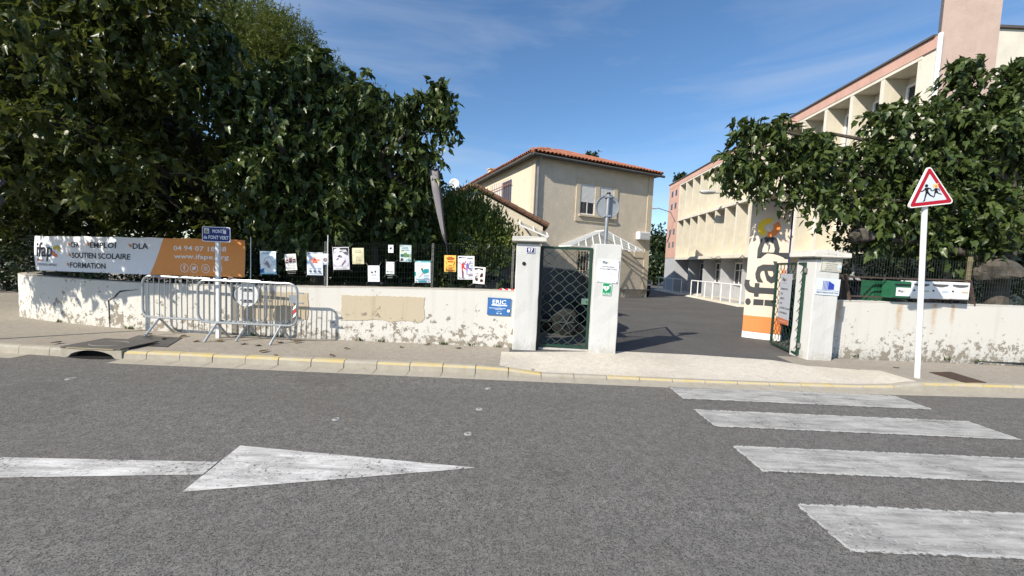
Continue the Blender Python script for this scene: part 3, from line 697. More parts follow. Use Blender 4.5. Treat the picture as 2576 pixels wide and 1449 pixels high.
def a_danse(A, w, h):
    A.rect(w*.03, h*.8, w*.97, h*.97, (22, 22, 28)); A.text("K'Danse", w*.5, h*.835, h*.11, (240, 240, 240), .02, 'C', width=w*.68); A.rect(w*.04, h*.14, w*.96, h*.8, (176, 172, 188)); A.rect(w*.03, h*.02, w*.97, h*.13, (225, 225, 228))
    A.ring(w*.52, h*.42, w*.2, w*.27, (210, 208, 222), math.radians(-40), math.radians(120)); A.poly([(w*.3, h*.58), (w*.42, h*.66), (w*.56, h*.62), (w*.6, h*.54), (w*.44, h*.55)], (70, 52, 66)); A.poly([(w*.74, h*.42), (w*.8, h*.36), (w*.56, h*.18), (w*.52, h*.2)], (120, 96, 106))
    A.poly([(w*.62, h*.78), (w*.96, h*.8), (w*.94, h*.64), (w*.76, h*.68)], (96, 92, 104)); A.poly([(w*.16, h*.42), (w*.34, h*.54), (w*.4, h*.5), (w*.3, h*.46)], (120, 116, 150)); lines(A, w*.08, w*.92, h*.09, 2, .016, .006, (90, 90, 96))
def a_beige(A, w, h):
    lines(A, w*.2, w*.8, h*.84, 2, .03, .012, (150, 145, 125)); A.poly([(w*.02, h*.1), (w*.02, h*.6), (w*.5, h*.52), (w*.42, h*.3), (w*.3, h*.05)], (188, 182, 150)); lines(A, w*.3, w*.75, h*.4, 3, .05, .01, (190, 182, 148)); A.rect(w*.55, h*.2, w*.75, h*.27, (180, 172, 140))
def a_blue2(A, w, h):
    A.rect(w*.12, h*.13, w*.88, h*.91, (58, 92, 170)); A.rect(w*.25, h*.32, w*.78, h*.68, (222, 226, 230)); A.poly(disc(w*.36, h*.58, w*.09, 10), (52, 46, 56)); A.poly(disc(w*.64, h*.62, w*.08, 10), (42, 38, 46)); A.poly([(w*.28, h*.36), (w*.36, h*.52), (w*.5, h*.45), (w*.64, h*.54), (w*.74, h*.36)], (190, 196, 202))
    lines(A, w*.36, w*.84, h*.86, 2, .035, .014, (200, 214, 240)); A.poly(disc(w*.2, h*.19, w*.07, 12), (225, 232, 245)); lines(A, w*.34, w*.8, h*.2, 1, .02, .01, (150, 170, 215))
def a_heart(A, w, h): A.poly([(w*.2, h*.6), (w*.35, h*.7), (w*.5, h*.66), (w*.75, h*.72), (w*.7, h*.56), (w*.5, h*.38), (w*.34, h*.46)], (44, 40, 58)); A.poly([(w*.5, h*.42), (w*.62, h*.38), (w*.55, h*.32)], (190, 180, 205))
def a_letter(A, w, h):
    lines(A, w*.12, w*.85, h*.86, 8, .038, .006, (176, 180, 178)); A.poly(disc(w*.18, h*.2, w*.11, 12), (110, 140, 130)); lines(A, w*.4, w*.9, h*.25, 4, .03, .006, (150, 156, 154)); A.rect(w*.06, h*.88, w*.2, h*.93, (80, 110, 100)); A.rect(w*.8, h*.88, w*.92, h*.93, (120, 150, 140))
def a_green(A, w, h):
    A.rect(w*.05, h*.03, w*.95, h*.97, (52, 82, 86)); A.rect(w*.12, h*.52, w*.6, h*.56, (190, 180, 40)); A.rect(w*.1, h*.62, w*.36, h*.66, (150, 160, 60)); A.poly(disc(w*.5, h*.4, w*.2, 14), (96, 134, 84)); A.rect(w*.36, h*.28, w*.84, h*.46, (92, 128, 92)); lines(A, w*.1, w*.8, h*.9, 3, .03, .012, (104, 128, 132))
    A.rect(w*.9, h*.25, w*.95, h*.5, (180, 176, 60)); A.poly([(w*.06, h*.05), (w*.3, h*.1), (w*.28, h*.2), (w*.12, h*.22)], (60, 26, 36)); A.poly([(w*.44, h*.1), (w*.56, h*.18), (w*.64, h*.16), (w*.52, h*.06)], (220, 230, 240)); A.poly(disc(w*.82, h*.12, w*.12, 14), (110, 160, 165)); A.rect(w*.08, h*.3, w*.3, h*.46, (30, 90, 96))
def a_teal(A, w, h):
    A.rect(0, h*.92, w, h, (86, 160, 168)); A.text('e-DANCE', w*.5, h*.78, h*.06, (150, 120, 180), .02, 'C'); A.poly([(w*.42, h*.56), (w*.7, h*.64), (w*.9, h*.62), (w*.88, h*.46), (w*.6, h*.4), (w*.5, h*.44)], (30, 146, 152)); A.poly([(w*.52, h*.46), (w*.6, h*.44), (w*.34, h*.25), (w*.3, h*.26)], (190, 150, 140))
    A.ring(w*.55, h*.62, w*.1, w*.15, (226, 190, 180), math.radians(60), math.radians(220)); A.poly(disc(w*.46, h*.62, w*.06, 10), (40, 28, 36)); A.rect(0, h*.3, w*.08, h*.5, (40, 150, 140)); lines(A, w*.12, w*.36, h*.5, 6, .026, .006, (150, 186, 196)); lines(A, w*.55, w*.92, h*.36, 3, .03, .008, (90, 160, 170)); A.rect(w*.05, h*.14, w*.95, h*.19, (150, 170, 186)); A.rect(w*.22, h*.03, w*.76, h*.1, (40, 140, 150)); A.rect(w*.05, h*.03, w*.12, h*.09, (50, 50, 56)); A.rect(w*.86, h*.02, w*.92, h*.09, (50, 50, 56))
def a_yellow(A, w, h):
    lines(A, w*.3, w*.7, h*.92, 1, .02, .012, (150, 60, 30)); lines(A, w*.12, w*.9, h*.86, 1, .02, .02, (170, 60, 24)); lines(A, w*.25, w*.8, h*.78, 2, .04, .02, (180, 70, 30)); lines(A, w*.35, w*.65, h*.6, 3, .06, .01, (190, 120, 50)); A.poly([(w*.1, h*.62), (w*.14, h*.66), (w*.24, h*.45), (w*.2, h*.43)], (200, 140, 60)); A.poly([(w*.9, h*.64), (w*.86, h*.66), (w*.76, h*.4), (w*.82, h*.4)], (196, 110, 50)); lines(A, w*.1, w*.9, h*.36, 2, .03, .008, (170, 110, 50)); A.rect(w*.14, h*.12, w*.24, h*.19, (70, 46, 26)); lines(A, w*.1, w*.92, h*.1, 1, .02, .016, (130, 76, 36)); lines(A, w*.3, w*.75, h*.24, 3, .03, .01, (150, 90, 40))
def a_dance(A, w, h):
    A.rect(w*.05, h*.04, w*.48, h*.96, (30, 22, 30)); A.rect(w*.48, h*.04, w*.96, h*.96, (238, 238, 242)); person_dancing(A, w*.3, h*.42, h*.44, (200, 52, 56)); person_dancing(A, w*.58, h*.42, h*.42, (110, 104, 170), (150, 130, 190), 8); lines(A, w*.56, w*.9, h*.92, 1, .02, .022, (120, 120, 130)); lines(A, w*.72, w*.95, h*.76, 5, .03, .008, (110, 110, 116)); lines(A, w*.62, w*.95, h*.38, 3, .04, .008, (150, 150, 155)); A.rect(w*.58, h*.2, w*.93, h*.225, (140, 40, 80)); lines(A, w*.58, w*.93, h*.15, 2, .04, .008, (170, 170, 175)); A.rect(w*.27, h*.06, w*.33, h*.4, (110, 30, 36))
def a_orange(A, w, h):
    A.rect(w*.1, h*.1, w*.78, h*.84, (236, 170, 50)); A.rect(w*.06, h*.82, w*.8, h*.93, (40, 32, 30)); A.poly([(w*.55, h*.4), (w*.62, h*.62), (w*.78, h*.66), (w*.84, h*.5), (w*.74, h*.36)], (72, 32, 26)); A.poly([(w*.62, h*.28), (w*.66, h*.4), (w*.86, h*.4), (w*.9, h*.26)], (240, 236, 230)); A.poly(disc(w*.3, h*.24, w*.12, 12), (50, 34, 24)); A.poly(disc(w*.72, h*.2, w*.13, 12), (60, 38, 28)); A.poly([(w*.16, h*.28), (w*.2, h*.46), (w*.26, h*.46), (w*.24, h*.26)], (40, 30, 26)); lines(A, w*.2, w*.45, h*.62, 5, .03, .01, (120, 60, 26))
PO = [('turquoise poster with pale swirling picture, beside the banner', (240, 248, 250), (262, 298), (398, 300), (265, 492), (399, 493), a_blue, .01),
      ('tilted white leaflet with three small photos in a row', (236, 233, 230), (473, 325), (567, 319), (484, 463), (578, 457), a_three, .004),
      ('navy poster with a red and peach star shape', (222, 228, 240), (662, 307), (795, 310), (660, 499), (796, 502), a_navy, .008),
      ('small white and violet poster half tucked behind the navy one', (232, 232, 240), (792, 318), (846, 320), (792, 414), (844, 415), a_part, .003),
      ('grey poster with arched dancer under a black title band', (216, 214, 222), (880, 265), (1016, 263), (880, 457), (1020, 453), a_danse, .008),
      ('plain beige faded poster beside the arched dancer poster', (214, 208, 172), (1044, 272), (1143, 270), (1044, 406), (1142, 408), a_beige, .008),
      ('white bordered blue poster with two faces', (238, 240, 246), (1177, 420), (1274, 420), (1178, 555), (1277, 557), a_blue2, .004),
      ('tiny white card with a dark heart shape', (238, 236, 244), (1350, 245), (1394, 246), (1350, 311), (1393, 312), a_heart, .001),
      ('white letter sheet in a black plastic sleeve', (235, 238, 236), (1332, 388), (1401, 390), (1331, 490), (1399, 492), a_letter, .002),
      ('dark green poster with yellow stripes, beside the dark heart card', (200, 214, 214), (1448, 246), (1545, 248), (1446, 386), (1543, 389), a_green, .004),
      ('white poster with dancer in a teal skirt', (226, 232, 244), (1574, 380), (1708, 380), (1573, 563), (1704, 567), a_teal, .008),
      ('yellow poster with small brown print', (246, 196, 92), (1822, 333), (1923, 334), (1824, 470), (1921, 473), a_yellow, .004),
      ('black and white poster with two leaping dancers in red and violet', (236, 234, 240), (1938, 339), (2078, 339), (1936, 535), (2076, 540), a_dance, .004),
      ('small tilted orange poster with white border and brown figures', (240, 238, 236), (2076, 429), (2175, 436), (2062, 569), (2160, 578), a_orange, .003)]
for i, (lb, base, tl, tr, bl, br, fn, curl) in enumerate(PO):
    curl = curl*2.2
    Y = FY + {3: .012, 13: -.018}.get(i, 0)
    t, w_, h_ = board('poster', lb, 'poster', (R2(*tl), R2(*tr), R2(*bl), R2(*br)), Y, base, fn, .003, 'posters on the mesh fence', curl, .45, 'sheet')
    if i == 8: MB().box(-w_/2-.02, w_/2+.02, .003, .007, -h_/2-.035, h_/2+.015).build('sleeve', M_BLACK, t)
    if i in (0, 2, 6, 8, 10, 13, 4):
        for sx in (-1, 1):
            for sz in (-1, 1):
                e = Vector((sx*w_*.49, .0, sz*h_*.49)); MB().tube([e, e+Vector((sx*random.uniform(.02, .07), .045, sz*random.uniform(.03, .07)))], .0022, 4).build('tie', M_TIE, t)
# ---------------------------------------------------------------- signs on walls and pillars
def c2(x0, y0, x1, y1, sk=0, lean=0):
    return ((x0+lean, y0), (x1+lean, y0+sk), (x0, y1), (x1, y1+sk))
def a_97(A, w, h): A.rect(w*.06, h*.07, w*.94, h*.93, (26, 30, 96)); A.text('97', w*.5, h*.2, h*.86, (240, 240, 245), .03, 'C')
board('number_plate', 'small blue enamel plate with white number 97 on capped pillar', 'number plate', c2(1324, 621.5, 1345, 636, 1), PY-.012, (215, 218, 235), a_97, .004)
def a_hours(A, w, h):
    A.rect(w*.12, h*.78, w*.8, h*.97, (226, 230, 234)); logo(A, w*.2, h*.84, h*.085); A.rect(w*.2, h*.805, w*.45, h*.815, (120, 120, 125)); A.text('HORAIRES', w*.5, h*.665, h*.085, (110, 112, 120), .02, 'C', width=w*.6); A.text("D'OUVERTURE", w*.5, h*.565, h*.085, (110, 112, 120), .02, 'C', width=w*.82)
    A.rect(w*.25, h*.505, w*.8, h*.512, (120, 122, 128))
    for k, tx in enumerate(('Du Lundi au Jeudi :', 'de 8 h 00 à 18 h 00', None, 'Le Vendredi', 'de 8 h 00 à 12 h 00')):
        if tx: A.text(tx, w*.5, h*(.40-.085*k), h*.062, (150, 152, 158), .008, 'C', width=w*(.78 if k != 3 else .52))
    for x, z in ((.06, .95), (.95, .95), (.06, .04), (.95, .04)): A.poly(disc(w*x, h*z, .009, 8), (60, 60, 62))
board('opening_hours_plate', 'white plate listing opening hours screwed to the uncapped pillar', 'sign', ((1505.5, 651.5), (1558, 656), (1500.5, 708.5), (1553, 713)), PY-.012, (238, 240, 242), a_hours, .008)
def a_dae(A, w, h):
    A.rect(w*.04, h*.03, w*.96, h*.97, (10, 140, 92)); 
    hx, hz, r = w*.42, h*.58, w*.34
    pts = [(hx+r*math.sin(t)**3, hz+r*.95*(13*math.cos(t)-5*math.cos(2*t)-2*math.cos(3*t)-math.cos(4*t))/16) for t in fr(0, 2*math.pi, 30)[:-1]]
    A.poly(pts, (245, 250, 246)); A.poly([(hx+.02*w, hz+r*.5), (hx-.1*w, hz-.02*h), (hx, hz), (hx-.06*w, hz-r*.5), (hx+.12*w, hz+.05*h), (hx+.02*w, hz+.02*h)], (10, 110, 74))
    A.rect(w*.7, h*.80, w*.96, h*.85, (245, 250, 246)); A.rect(w*.79, h*.75, w*.87, h*.90, (245, 250, 246)); A.text('DAE', w*.5, h*.07, h*.15, (235, 250, 240), .02, 'C', width=w*.8); A.rect(w*.08, h*.235, w*.92, h*.245, (200, 235, 220))
board('defibrillator_sign', 'green sign with white heart and letters DAE below the hours plate', 'sign', ((1516.5, 711), (1539, 713), (1514, 742), (1537, 744)), PY-.012, (225, 240, 232), a_dae, .004)
def a_plaque(A, w, h):
    A.rect(w*.04, h*.05, w*.96, h*.07, (110, 108, 100)); A.rect(w*.04, h*.93, w*.96, h*.95, (110, 108, 100)); A.rect(w*.04, h*.05, w*.055, h*.95, (110, 108, 100)); A.rect(w*.945, h*.05, w*.96, h*.95, (110, 108, 100))
    for k, (tx, wd) in enumerate((("HEURES D'OUVERTURE", .8), ('AU PUBLIC', .36), ('Lundi et Vendredi', .56), ('de 15h30 à 18h', .46), ('Jeudi et Samedi', .5), ('de 9h30 à 12h', .6))): A.text(tx, w*.5, h*(.80-.135*k), h*.085, (70, 68, 62), .012, 'C', width=w*wd)
    A.rect(w*.82, h*.28, w*.97, h*.5, (190, 214, 232))
board('plaque', 'engraved grey stone plaque under the peaked pillar cap', 'plaque', ((2066, 645.5), (2119, 650), (2063.5, 681), (2116, 685.5)), 7.308, (196, 194, 184), a_plaque, .012)
def a_bib(A, w, h):
    B_ = (44, 66, 160)
    A.poly([(w*.5, h*.32), (w*.76, h*.34), (w*.76, h*.66), (w*.5, h*.86)], B_)
    for k in range(4): x = w*(.28+.055*k); A.poly([(x, h*.31), (x+w*.03, h*.31), (x+w*.03, h*.84), (x, h*.86)], B_)
    A.rect(w*.03, h*.27, w*.97, h*.285, (50, 56, 90)); A.text('BIBLIOTHEQUE POUR TOUS', w*.5, h*.11, h*.11, (70, 74, 96), .02, 'C', width=w*.92)
board('library_sign', 'pale blue square sign with a blue book logo on the peaked pillar', 'sign', ((2055, 698.5), (2114.5, 703), (2050.5, 740), (2110, 744.5)), 7.308, (206, 214, 226), a_bib, .006)
def a_eric(A, w, h):
    A.text('ERIC', w*.5, h*.66, h*.33, (235, 240, 246), .018, 'C', width=w*.58); A.rect(w*.18, h*.55, w*.84, h*.62, (240, 244, 248)); lines(A, w*.4, w*.6, h*.5, 1, .02, .008, (170, 196, 220)); lines(A, w*.06, w*.8, h*.42, 1, .02, .012, (190, 208, 228)); lines(A, w*.3, w*.7, h*.35, 1, .02, .012, (180, 200, 224)); lines(A, w*.42, w*.58, h*.24, 1, .02, .008, (170, 196, 220)); A.rect(w*.4, h*.08, w*.5, h*.14, (190, 210, 230)); A.rect(w*.55, h*.07, w*.63, h*.14, (190, 210, 230)); A.poly([(w*.86, h*.36), (w*.97, h*.36), (w*.97, h*.24), (w*.915, h*.19), (w*.86, h*.24)], (225, 232, 240))
    for x, z in ((.03, .95), (.97, .95), (.03, .05), (.97, .05)): A.poly(disc(w*x, h*z, .008, 8), (40, 70, 110))
board('wall_sign', 'blue metal sign reading ERIC screwed to the white wall', 'sign', ((1227, 748), (1285.5, 751.5), (1225.5, 791), (1284, 795)), 7.235, (56, 106, 166), a_eric, .006)
# course list sign on the right gate leaf
gw = thing('course_sign', 'grey sign listing courses, tied to the open lattice gate', 'sign', rot=(0, 0, g3.rotation_euler.z))
gd = Vector((math.cos(g3.rotation_euler.z), math.sin(g3.rotation_euler.z), 0)); gn = Vector((gd.y, -gd.x, 0))
pa = QP(1972, 690, rb+gn*.035, gn); pb = QP(1999, 686, rb+gn*.035, gn); pcn = QP(1949, 808, rb+gn*.035, gn)
sw = .50; sh = abs(pa.z-pcn.z)*1.02; gw.location = (pa+QP(1983, 812, rb+gn*.035, gn)*1.0)/2
gw.location = QP(1973.5, 752, rb+gn*.035, gn)
MB().box(-sw/2, sw/2, -.003, .003, -sh/2, sh/2).build('panel', ink((178, 182, 190)), gw)
A = Art(-.003, .0008, lambda p: (p[0]-sw/2, p[1], p[2]-sh/2)); logo(A, sw*.2, sh*.86, sh*.05); A.rect(sw*.2, sh*.81, sw*.6, sh*.815, (110, 110, 116), layer=2)
for k, tx in enumerate(('FORMATION', 'CFA', 'EMPLOI', 'DLA', 'SOUTIEN SCOLAIRE', 'COWORKING')):
    A.text(tx, sw*.14, sh*(.68-.095*k), sh*.05, (52, 54, 64), .02, layer=3); A.rect(sw*.07, sh*(.68-.095*k), sw*.10, sh*(.70-.095*k), (200, 110, 70), layer=3)
A.poly([(0, 0), (sw, 0), (sw, sh*.10), (0, sh*.12)], (190, 110, 76), layer=2); lines(A, sw*.1, sw*.9, sh*.06, 1, .02, .008, (230, 200, 180)); A.build('print', gw)
# ---------------------------------------------------------------- street name sign
def rrect(w_, h_, r, n=5):
    pts = []
    for cx_, cz_, a0 in ((w_/2-r, h_/2-r, 0), (-w_/2+r, h_/2-r, 90), (-w_/2+r, -h_/2+r, 180), (w_/2-r, -h_/2+r, 270)):
        for k in range(n+1): a = math.radians(a0+90*k/n); pts.append((cx_+r*math.cos(a), cz_+r*math.sin(a)))
    return pts
sp = G(549.5, 850.5); st = thing('street_name_sign', 'blue street name plate on a square white post behind the barriers', 'street sign', (sp.x, sp.y, .12))
hz = Q(547, 590, sp.y).z-.12
MB().box(-.03, .03, -.03, .03, 0, hz-.10).build('post', M_WHITEM, st, bevel=.004)
for zz in (.62, .80): MB().box(-.04, -.028, -.036, .02, zz, zz+.04).build('clamp', M_GALV2, st)
pl = MB().prism([(x, z+hz) for x, z in rrect(.50, .265, .03)], -.045, -.032).build('plate', ink((232, 236, 244)), st)
A = Art(-.0455, .0007); A.poly([(x, z+hz) for x, z in rrect(.478, .243, .024)], (28, 42, 108))
A.rect(-.215, hz+.01, -.125, hz+.105, (214, 210, 190)); A.rect(-.20, hz+.02, -.14, hz+.06, (120, 130, 120)); A.poly([(-.2, hz+.06), (-.17, hz+.09), (-.145, hz+.07)], (160, 120, 60))
A.text('MONTÉE', .06, hz+.025, .088, (235, 238, 245), .018, 'C', width=.245); A.text('de FONT VERT', 0, hz-.085, .088, (235, 238, 245), .018, 'C', width=.445); A.build('print', st)
# ---------------------------------------------------------------- crowd barriers
def arc_frame(x0, x1, z0, z1, r, y=0, n=6):
    pts = []
    for cx_, cz_, a0 in ((x1-r, z1-r, 0), (x0+r, z1-r, 90), (x0+r, z0+r, 180), (x1-r, z0+r, 270)):
        for k in range(n+1): a = math.radians(a0+90*k/n); pts.append((cx_+r*math.cos(a), y, cz_+r*math.sin(a)))
    return pts
def barrier(label, a, b, zb, zt, legs, nbars, hooks):
    a = Vector(a); b = Vector(b); d = b-a; Wd = d.length
    t = thing('crowd_barrier', label, 'barrier', (a.x, a.y, .12), math.atan2(d.y, d.x), 'crowd barriers by the wall')
    zb -= .12; zt -= .12
    MB().tube(arc_frame(0, Wd, zb, zt, .15), .021, 8, closed=True).build('frame', M_GALV, t, smooth=True)
    for k in range(nbars):
        x = Wd*(k+1)/(nbars+1); e = .0 if .15 < x < Wd-.15 else .05
        MB().tube([(x, 0, zb), (x, 0, zt)], .0085, 6).build('bar', M_GALV, t, smooth=True)
    for lx in legs:
        for sy, dx in ((-1, -.05), (1, .05)):
            MB().tube([(lx, 0, zb-.005), (lx+dx, sy*.225, .0)], .019, 8).build('leg', M_GALV, t, smooth=True)
    for hz_ in hooks:
        MB().box(Wd-.03, Wd+.11, -.012, .012, hz_-.012, hz_+.012).build('hook', M_GALV2, t)
    return t, Wd
b1, W_1 = barrier('longer steel crowd barrier standing against the wall behind the other one', (-6.79, 7.10), (-4.43, 6.97), .43, 1.19, (.32, 2.02), 21, (.72,))
b2, W_2 = barrier('shorter steel crowd barrier in front, with red and white tape', (-5.56, 6.84), (-3.79, 6.83), .43, 1.18, (.34, 1.48), 17, (.42, .72, .9))
MB().box(W_2-.14, W_2-.0, -.014, -.004, .72, .86).build('name_plate', M_GALV2, b2)
s = MB()
for k in range(3): s.add([(W_2-.05, -.024, .66-.07*k), (W_2-.005, -.026, .70-.07*k), (W_2-.01, -.03, .64-.07*k), (W_2-.07, -.028, .59-.07*k)], [(0, 1, 2, 3)], k % 2)
s.build('tape', [M_TWHITE, M_RED], b2)
# round sign plate hung between the barriers
rc = Q(621, 741, 6.90); rd = thing('round_sign', 'round white sign plate seen from behind, hanging between the two barriers', 'road sign', rc)
MB().tube([(0, -.004, 0), (0, .004, 0)], .205, 28).build('plate', plain('sign_back_white', (.62, .62, .62), .5, .1, .15, 10), rd)
MB().tube([(.207*math.cos(a), -.008, .207*math.sin(a)) for a in fr(0, 2*math.pi, 28)[:-1]], .009, 6, closed=True).build('rim', M_WHITEM, rd)
for zz in (.10, -.10): MB().box(-.09, .09, -.035, -.004, zz-.018, zz+.012).build('bracket', M_GALV2, rd)
for zz in (.10, -.10):
    for xx in (-.075, 0, .075): MB().tube([(xx, -.045, zz), (xx, -.03, zz)], .012, 6).build('bolt', M_BLACK, rd)
MB().tube([(0, .004, -.19), (0, .03, -.45)], .02, 8).build('stub', M_GALV2, rd)
# scraps of tape on the walls
def tape(px, py, Y, label, n=5, wd=.3):
    p = Q(px, py, Y); s = MB(); x = -wd/2
    for k in range(n):
        x2 = x+wd/n; z0, z1 = random.uniform(0, .02), random.uniform(0, .03)
        s.add([(x, -.02, z0), (x2, -.03, z1), (x2+.01, .02, z1+.03), (x, .03, z0+.035)], [(0, 1, 2, 3)], k % 2); x = x2
    o = s.build('tape_scrap', [M_RED, M_TWHITE]); o.location = p; tag(o, label, 'tape'); sol = o.modifiers.new('s', 'SOLIDIFY'); sol.thickness = .002
tape(1277, 733, 7.33, 'crumpled red and white tape on the wall top beside pillar 97', 6, .33)
tape(412, 703, 7.4, 'crumpled red and white tape on the wall top below the banner', 5, .24)
# ---------------------------------------------------------------- warning sign
wp0 = G(2307, 950); wtop = Q(2326.5, 518, wp0.y); ws = thing('warning_sign', 'red bordered triangular children crossing sign on a leaning white post', 'road sign', wp0)
v = wtop-wp0; lean = math.atan2(v.x, v.z); hh = v.length
ws.rotation_euler = (0, lean, 0)
MB().tube([(0, 0, -.02), (0, 0, hh+.15)], .037, 14).build('post', M_WHITEM, ws, smooth=True)
tr = -math.radians(2.5)-math.radians(6.3)-lean
def tri(sd_, r, n=5):
    R_ = sd_/math.sqrt(3); pts = []
    for a in (90, 210, 330):
        cx_, cz_ = (R_-2*r)*math.cos(math.radians(a)), (R_-2*r)*math.sin(math.radians(a))
        for k in range(n+1): b = math.radians(a-60+120*k/n); pts.append((cx_+r*math.cos(b), cz_+r*math.sin(b)))
    return pts
CZ = hh+.205
def tw(pts): c_, s_ = math.cos(-tr), math.sin(-tr); return [(x*c_-z*s_, x*s_+z*c_+CZ) for x, z in pts]
MB().prism(tw(tri(.75, .042)), -.075, -.05).build('plate', ink((232, 232, 228)), ws)
A = Art(-.0755, .0008, None); A.poly(tw(tri(.69, .028)), (172, 20, 42)); A.poly(tw(tri(.50, .008)), (204, 212, 222))
BK = (24, 24, 28)
def limb(a, b, w0, w1):
    a = Vector(a); b = Vector(b); d = (b-a).normalized(); n_ = Vector((-d.y, d.x)); A.poly(tw([tuple(a+n_*w0), tuple(b+n_*w1), tuple(b-n_*w1), tuple(a-n_*w0)]), BK, layer=4)
ox, oz = -.055, -.02
A.poly(tw(disc(ox-.005, oz+.125, .026, 14)), BK, layer=4); A.poly(tw([(ox-.03, oz+.095), (ox+.022, oz+.095), (ox+.022, oz+.01), (ox-.026, oz+.01)]), BK, layer=4)
limb((ox-.02, oz+.085), (ox-.06, oz+.05), .012, .009); limb((ox-.06, oz+.05), (ox-.10, oz+.045), .009, .008); limb((ox+.015, oz+.085), (ox+.06, oz+.07), .011, .009); limb((ox+.06, oz+.07), (ox+.065, oz+.035), .009, .007); limb((ox-.01, oz+.02), (ox-.035, oz-.05), .016, .011); limb((ox-.035, oz-.05), (ox-.05, oz-.11), .011, .01); limb((ox+.008, oz+.02), (ox+.05, oz-.035), .016, .011); limb((ox+.05, oz-.035), (ox+.095, oz-.055), .011, .008); limb((ox-.055, oz-.105), (ox-.075, oz-.11), .008, .006)
cx_, cz_ = ox+.14, oz+.0
A.poly(tw([(cx_-.016, cz_+.07), (cx_+.016, cz_+.07), (cx_+.034, cz_-.005), (cx_-.03, cz_-.005)]), BK, layer=4)
limb((cx_-.01, cz_+.06), (cx_-.05, cz_+.035), .009, .007); limb((cx_-.05, cz_+.035), (cx_-.085, cz_+.045), .007, .007); limb((cx_+.01, cz_+.062), (cx_+.05, cz_+.05), .009, .007); limb((cx_+.05, cz_+.05), (cx_+.055, cz_+.02), .007, .006); limb((cx_-.015, cz_), (cx_-.035, cz_-.065), .010, .008); limb((cx_+.015, cz_), (cx_+.085, cz_-.035), .010, .007); limb((cx_-.04, cz_-.065), (cx_-.055, cz_-.07), .006, .005)
A.poly(tw([(cx_-.05, cz_+.10), (cx_-.045, cz_+.135), (cx_+.01, cz_+.14), (cx_+.045, cz_+.15), (cx_+.03, cz_+.12), (cx_+.045, cz_+.10), (cx_+.02, cz_+.075), (cx_-.03, cz_+.075)]), (226, 190, 130), layer=6)
A.poly(tw([(cx_-.02, cz_+.11), (cx_+.02, cz_+.115), (cx_+.015, cz_+.09), (cx_-.01, cz_+.09)]), (180, 130, 70), layer=7)
A.build('print', ws)
# ---------------------------------------------------------------- round sign (seen from behind) on pillar
pc = Vector(((p2x0+p2x1)/2-.02, PY+.2, 2.10)); ptop = Q(1533.5, 489, pc.y).z; rs_ = thing('round_sign', 'round traffic sign seen from behind on a pole rising from uncapped pillar', 'road sign', pc)
hq = ptop-pc.z; MB().tube([(0, 0, 0), (.01, 0, hq)], .035, 12).build('pole', M_GALV2, rs_, smooth=True); MB().tube([(.01, 0, hq-.005), (.01, 0, hq+.03)], .037, 12).build('end_cap', M_BLACK, rs_)
zc = Q(1533, 520, pc.y).z-pc.z
MB().tube([(.01, .045, zc), (.01, .052, zc)], .212, 30).build('plate', plain('sign_back_grey', (.30, .32, .34), .5, .3, .12, 8), rs_)
MB().tube([(.01+.214*math.cos(a), .035, zc+.214*math.sin(a)) for a in fr(0, 2*math.pi, 30)[:-1]], .010, 6, closed=True).build('rim', M_GALV, rs_, smooth=True)
for zz in (.175, -.175): MB().box(-.05, .07, -.042, .05, zc+zz-.016, zc+zz+.016).build('clamp', M_GALV, rs_, bevel=.004)
# ---------------------------------------------------------------- mailboxes on their rack
mp0 = Q(2245, 720, 7.74); MY = 7.72
rk = thing('mailbox_rack', 'brown steel rack of posts and rails holding the mailboxes on the wall', 'rack')
def rail(a, b, w_=.03): MB().bar(a, b, w_, w_).build('rail', M_BROWN, rk)
rail(Q(2132, 696, 7.9), Q(2440, 706, 7.95)); rail(Q(2140, 744, 7.9), Q(2436, 757, 7.95)); rail(Q(2138, 697, 7.78), Q(2436, 706.5, 7.86), .02)
q0, q1 = Q(2126, 690, 7.80), Q(2137, 757, 7.86); MB().bar(q0, (q1.x, q1.y, 1.245), .045, .045).build('post', plain('rusty_post', (.10, .07, .05), .8, .1, .4, 20), rk)
q0, q1 = Q(2440, 705, 7.88), Q(2450, 772, 7.92); MB().bar(q0, (q1.x, q1.y, 1.255), .04, .04).build('post', M_BROWN, rk)
q0 = Q(2118, 690, 7.95); MB().bar((q0.x, 7.95, 1.24), (q0.x, 7.95, q0.z), .04, .04).build('post', M_BROWN, rk)
for px in (2205, 2300, 2395): q0 = Q(px, 752, 7.9); MB().bar((q0.x, 7.92, 1.24), (q0.x, 7.92, q0.z), .03, .03).build('post', M_BROWN, rk)
M_MBW = plain('white_mailbox', (.80, .79, .77), .4, 0, .05, 6); M_MBG = plain('green_mailbox', (.02, .12, .06), .4, 0, .15, 6)
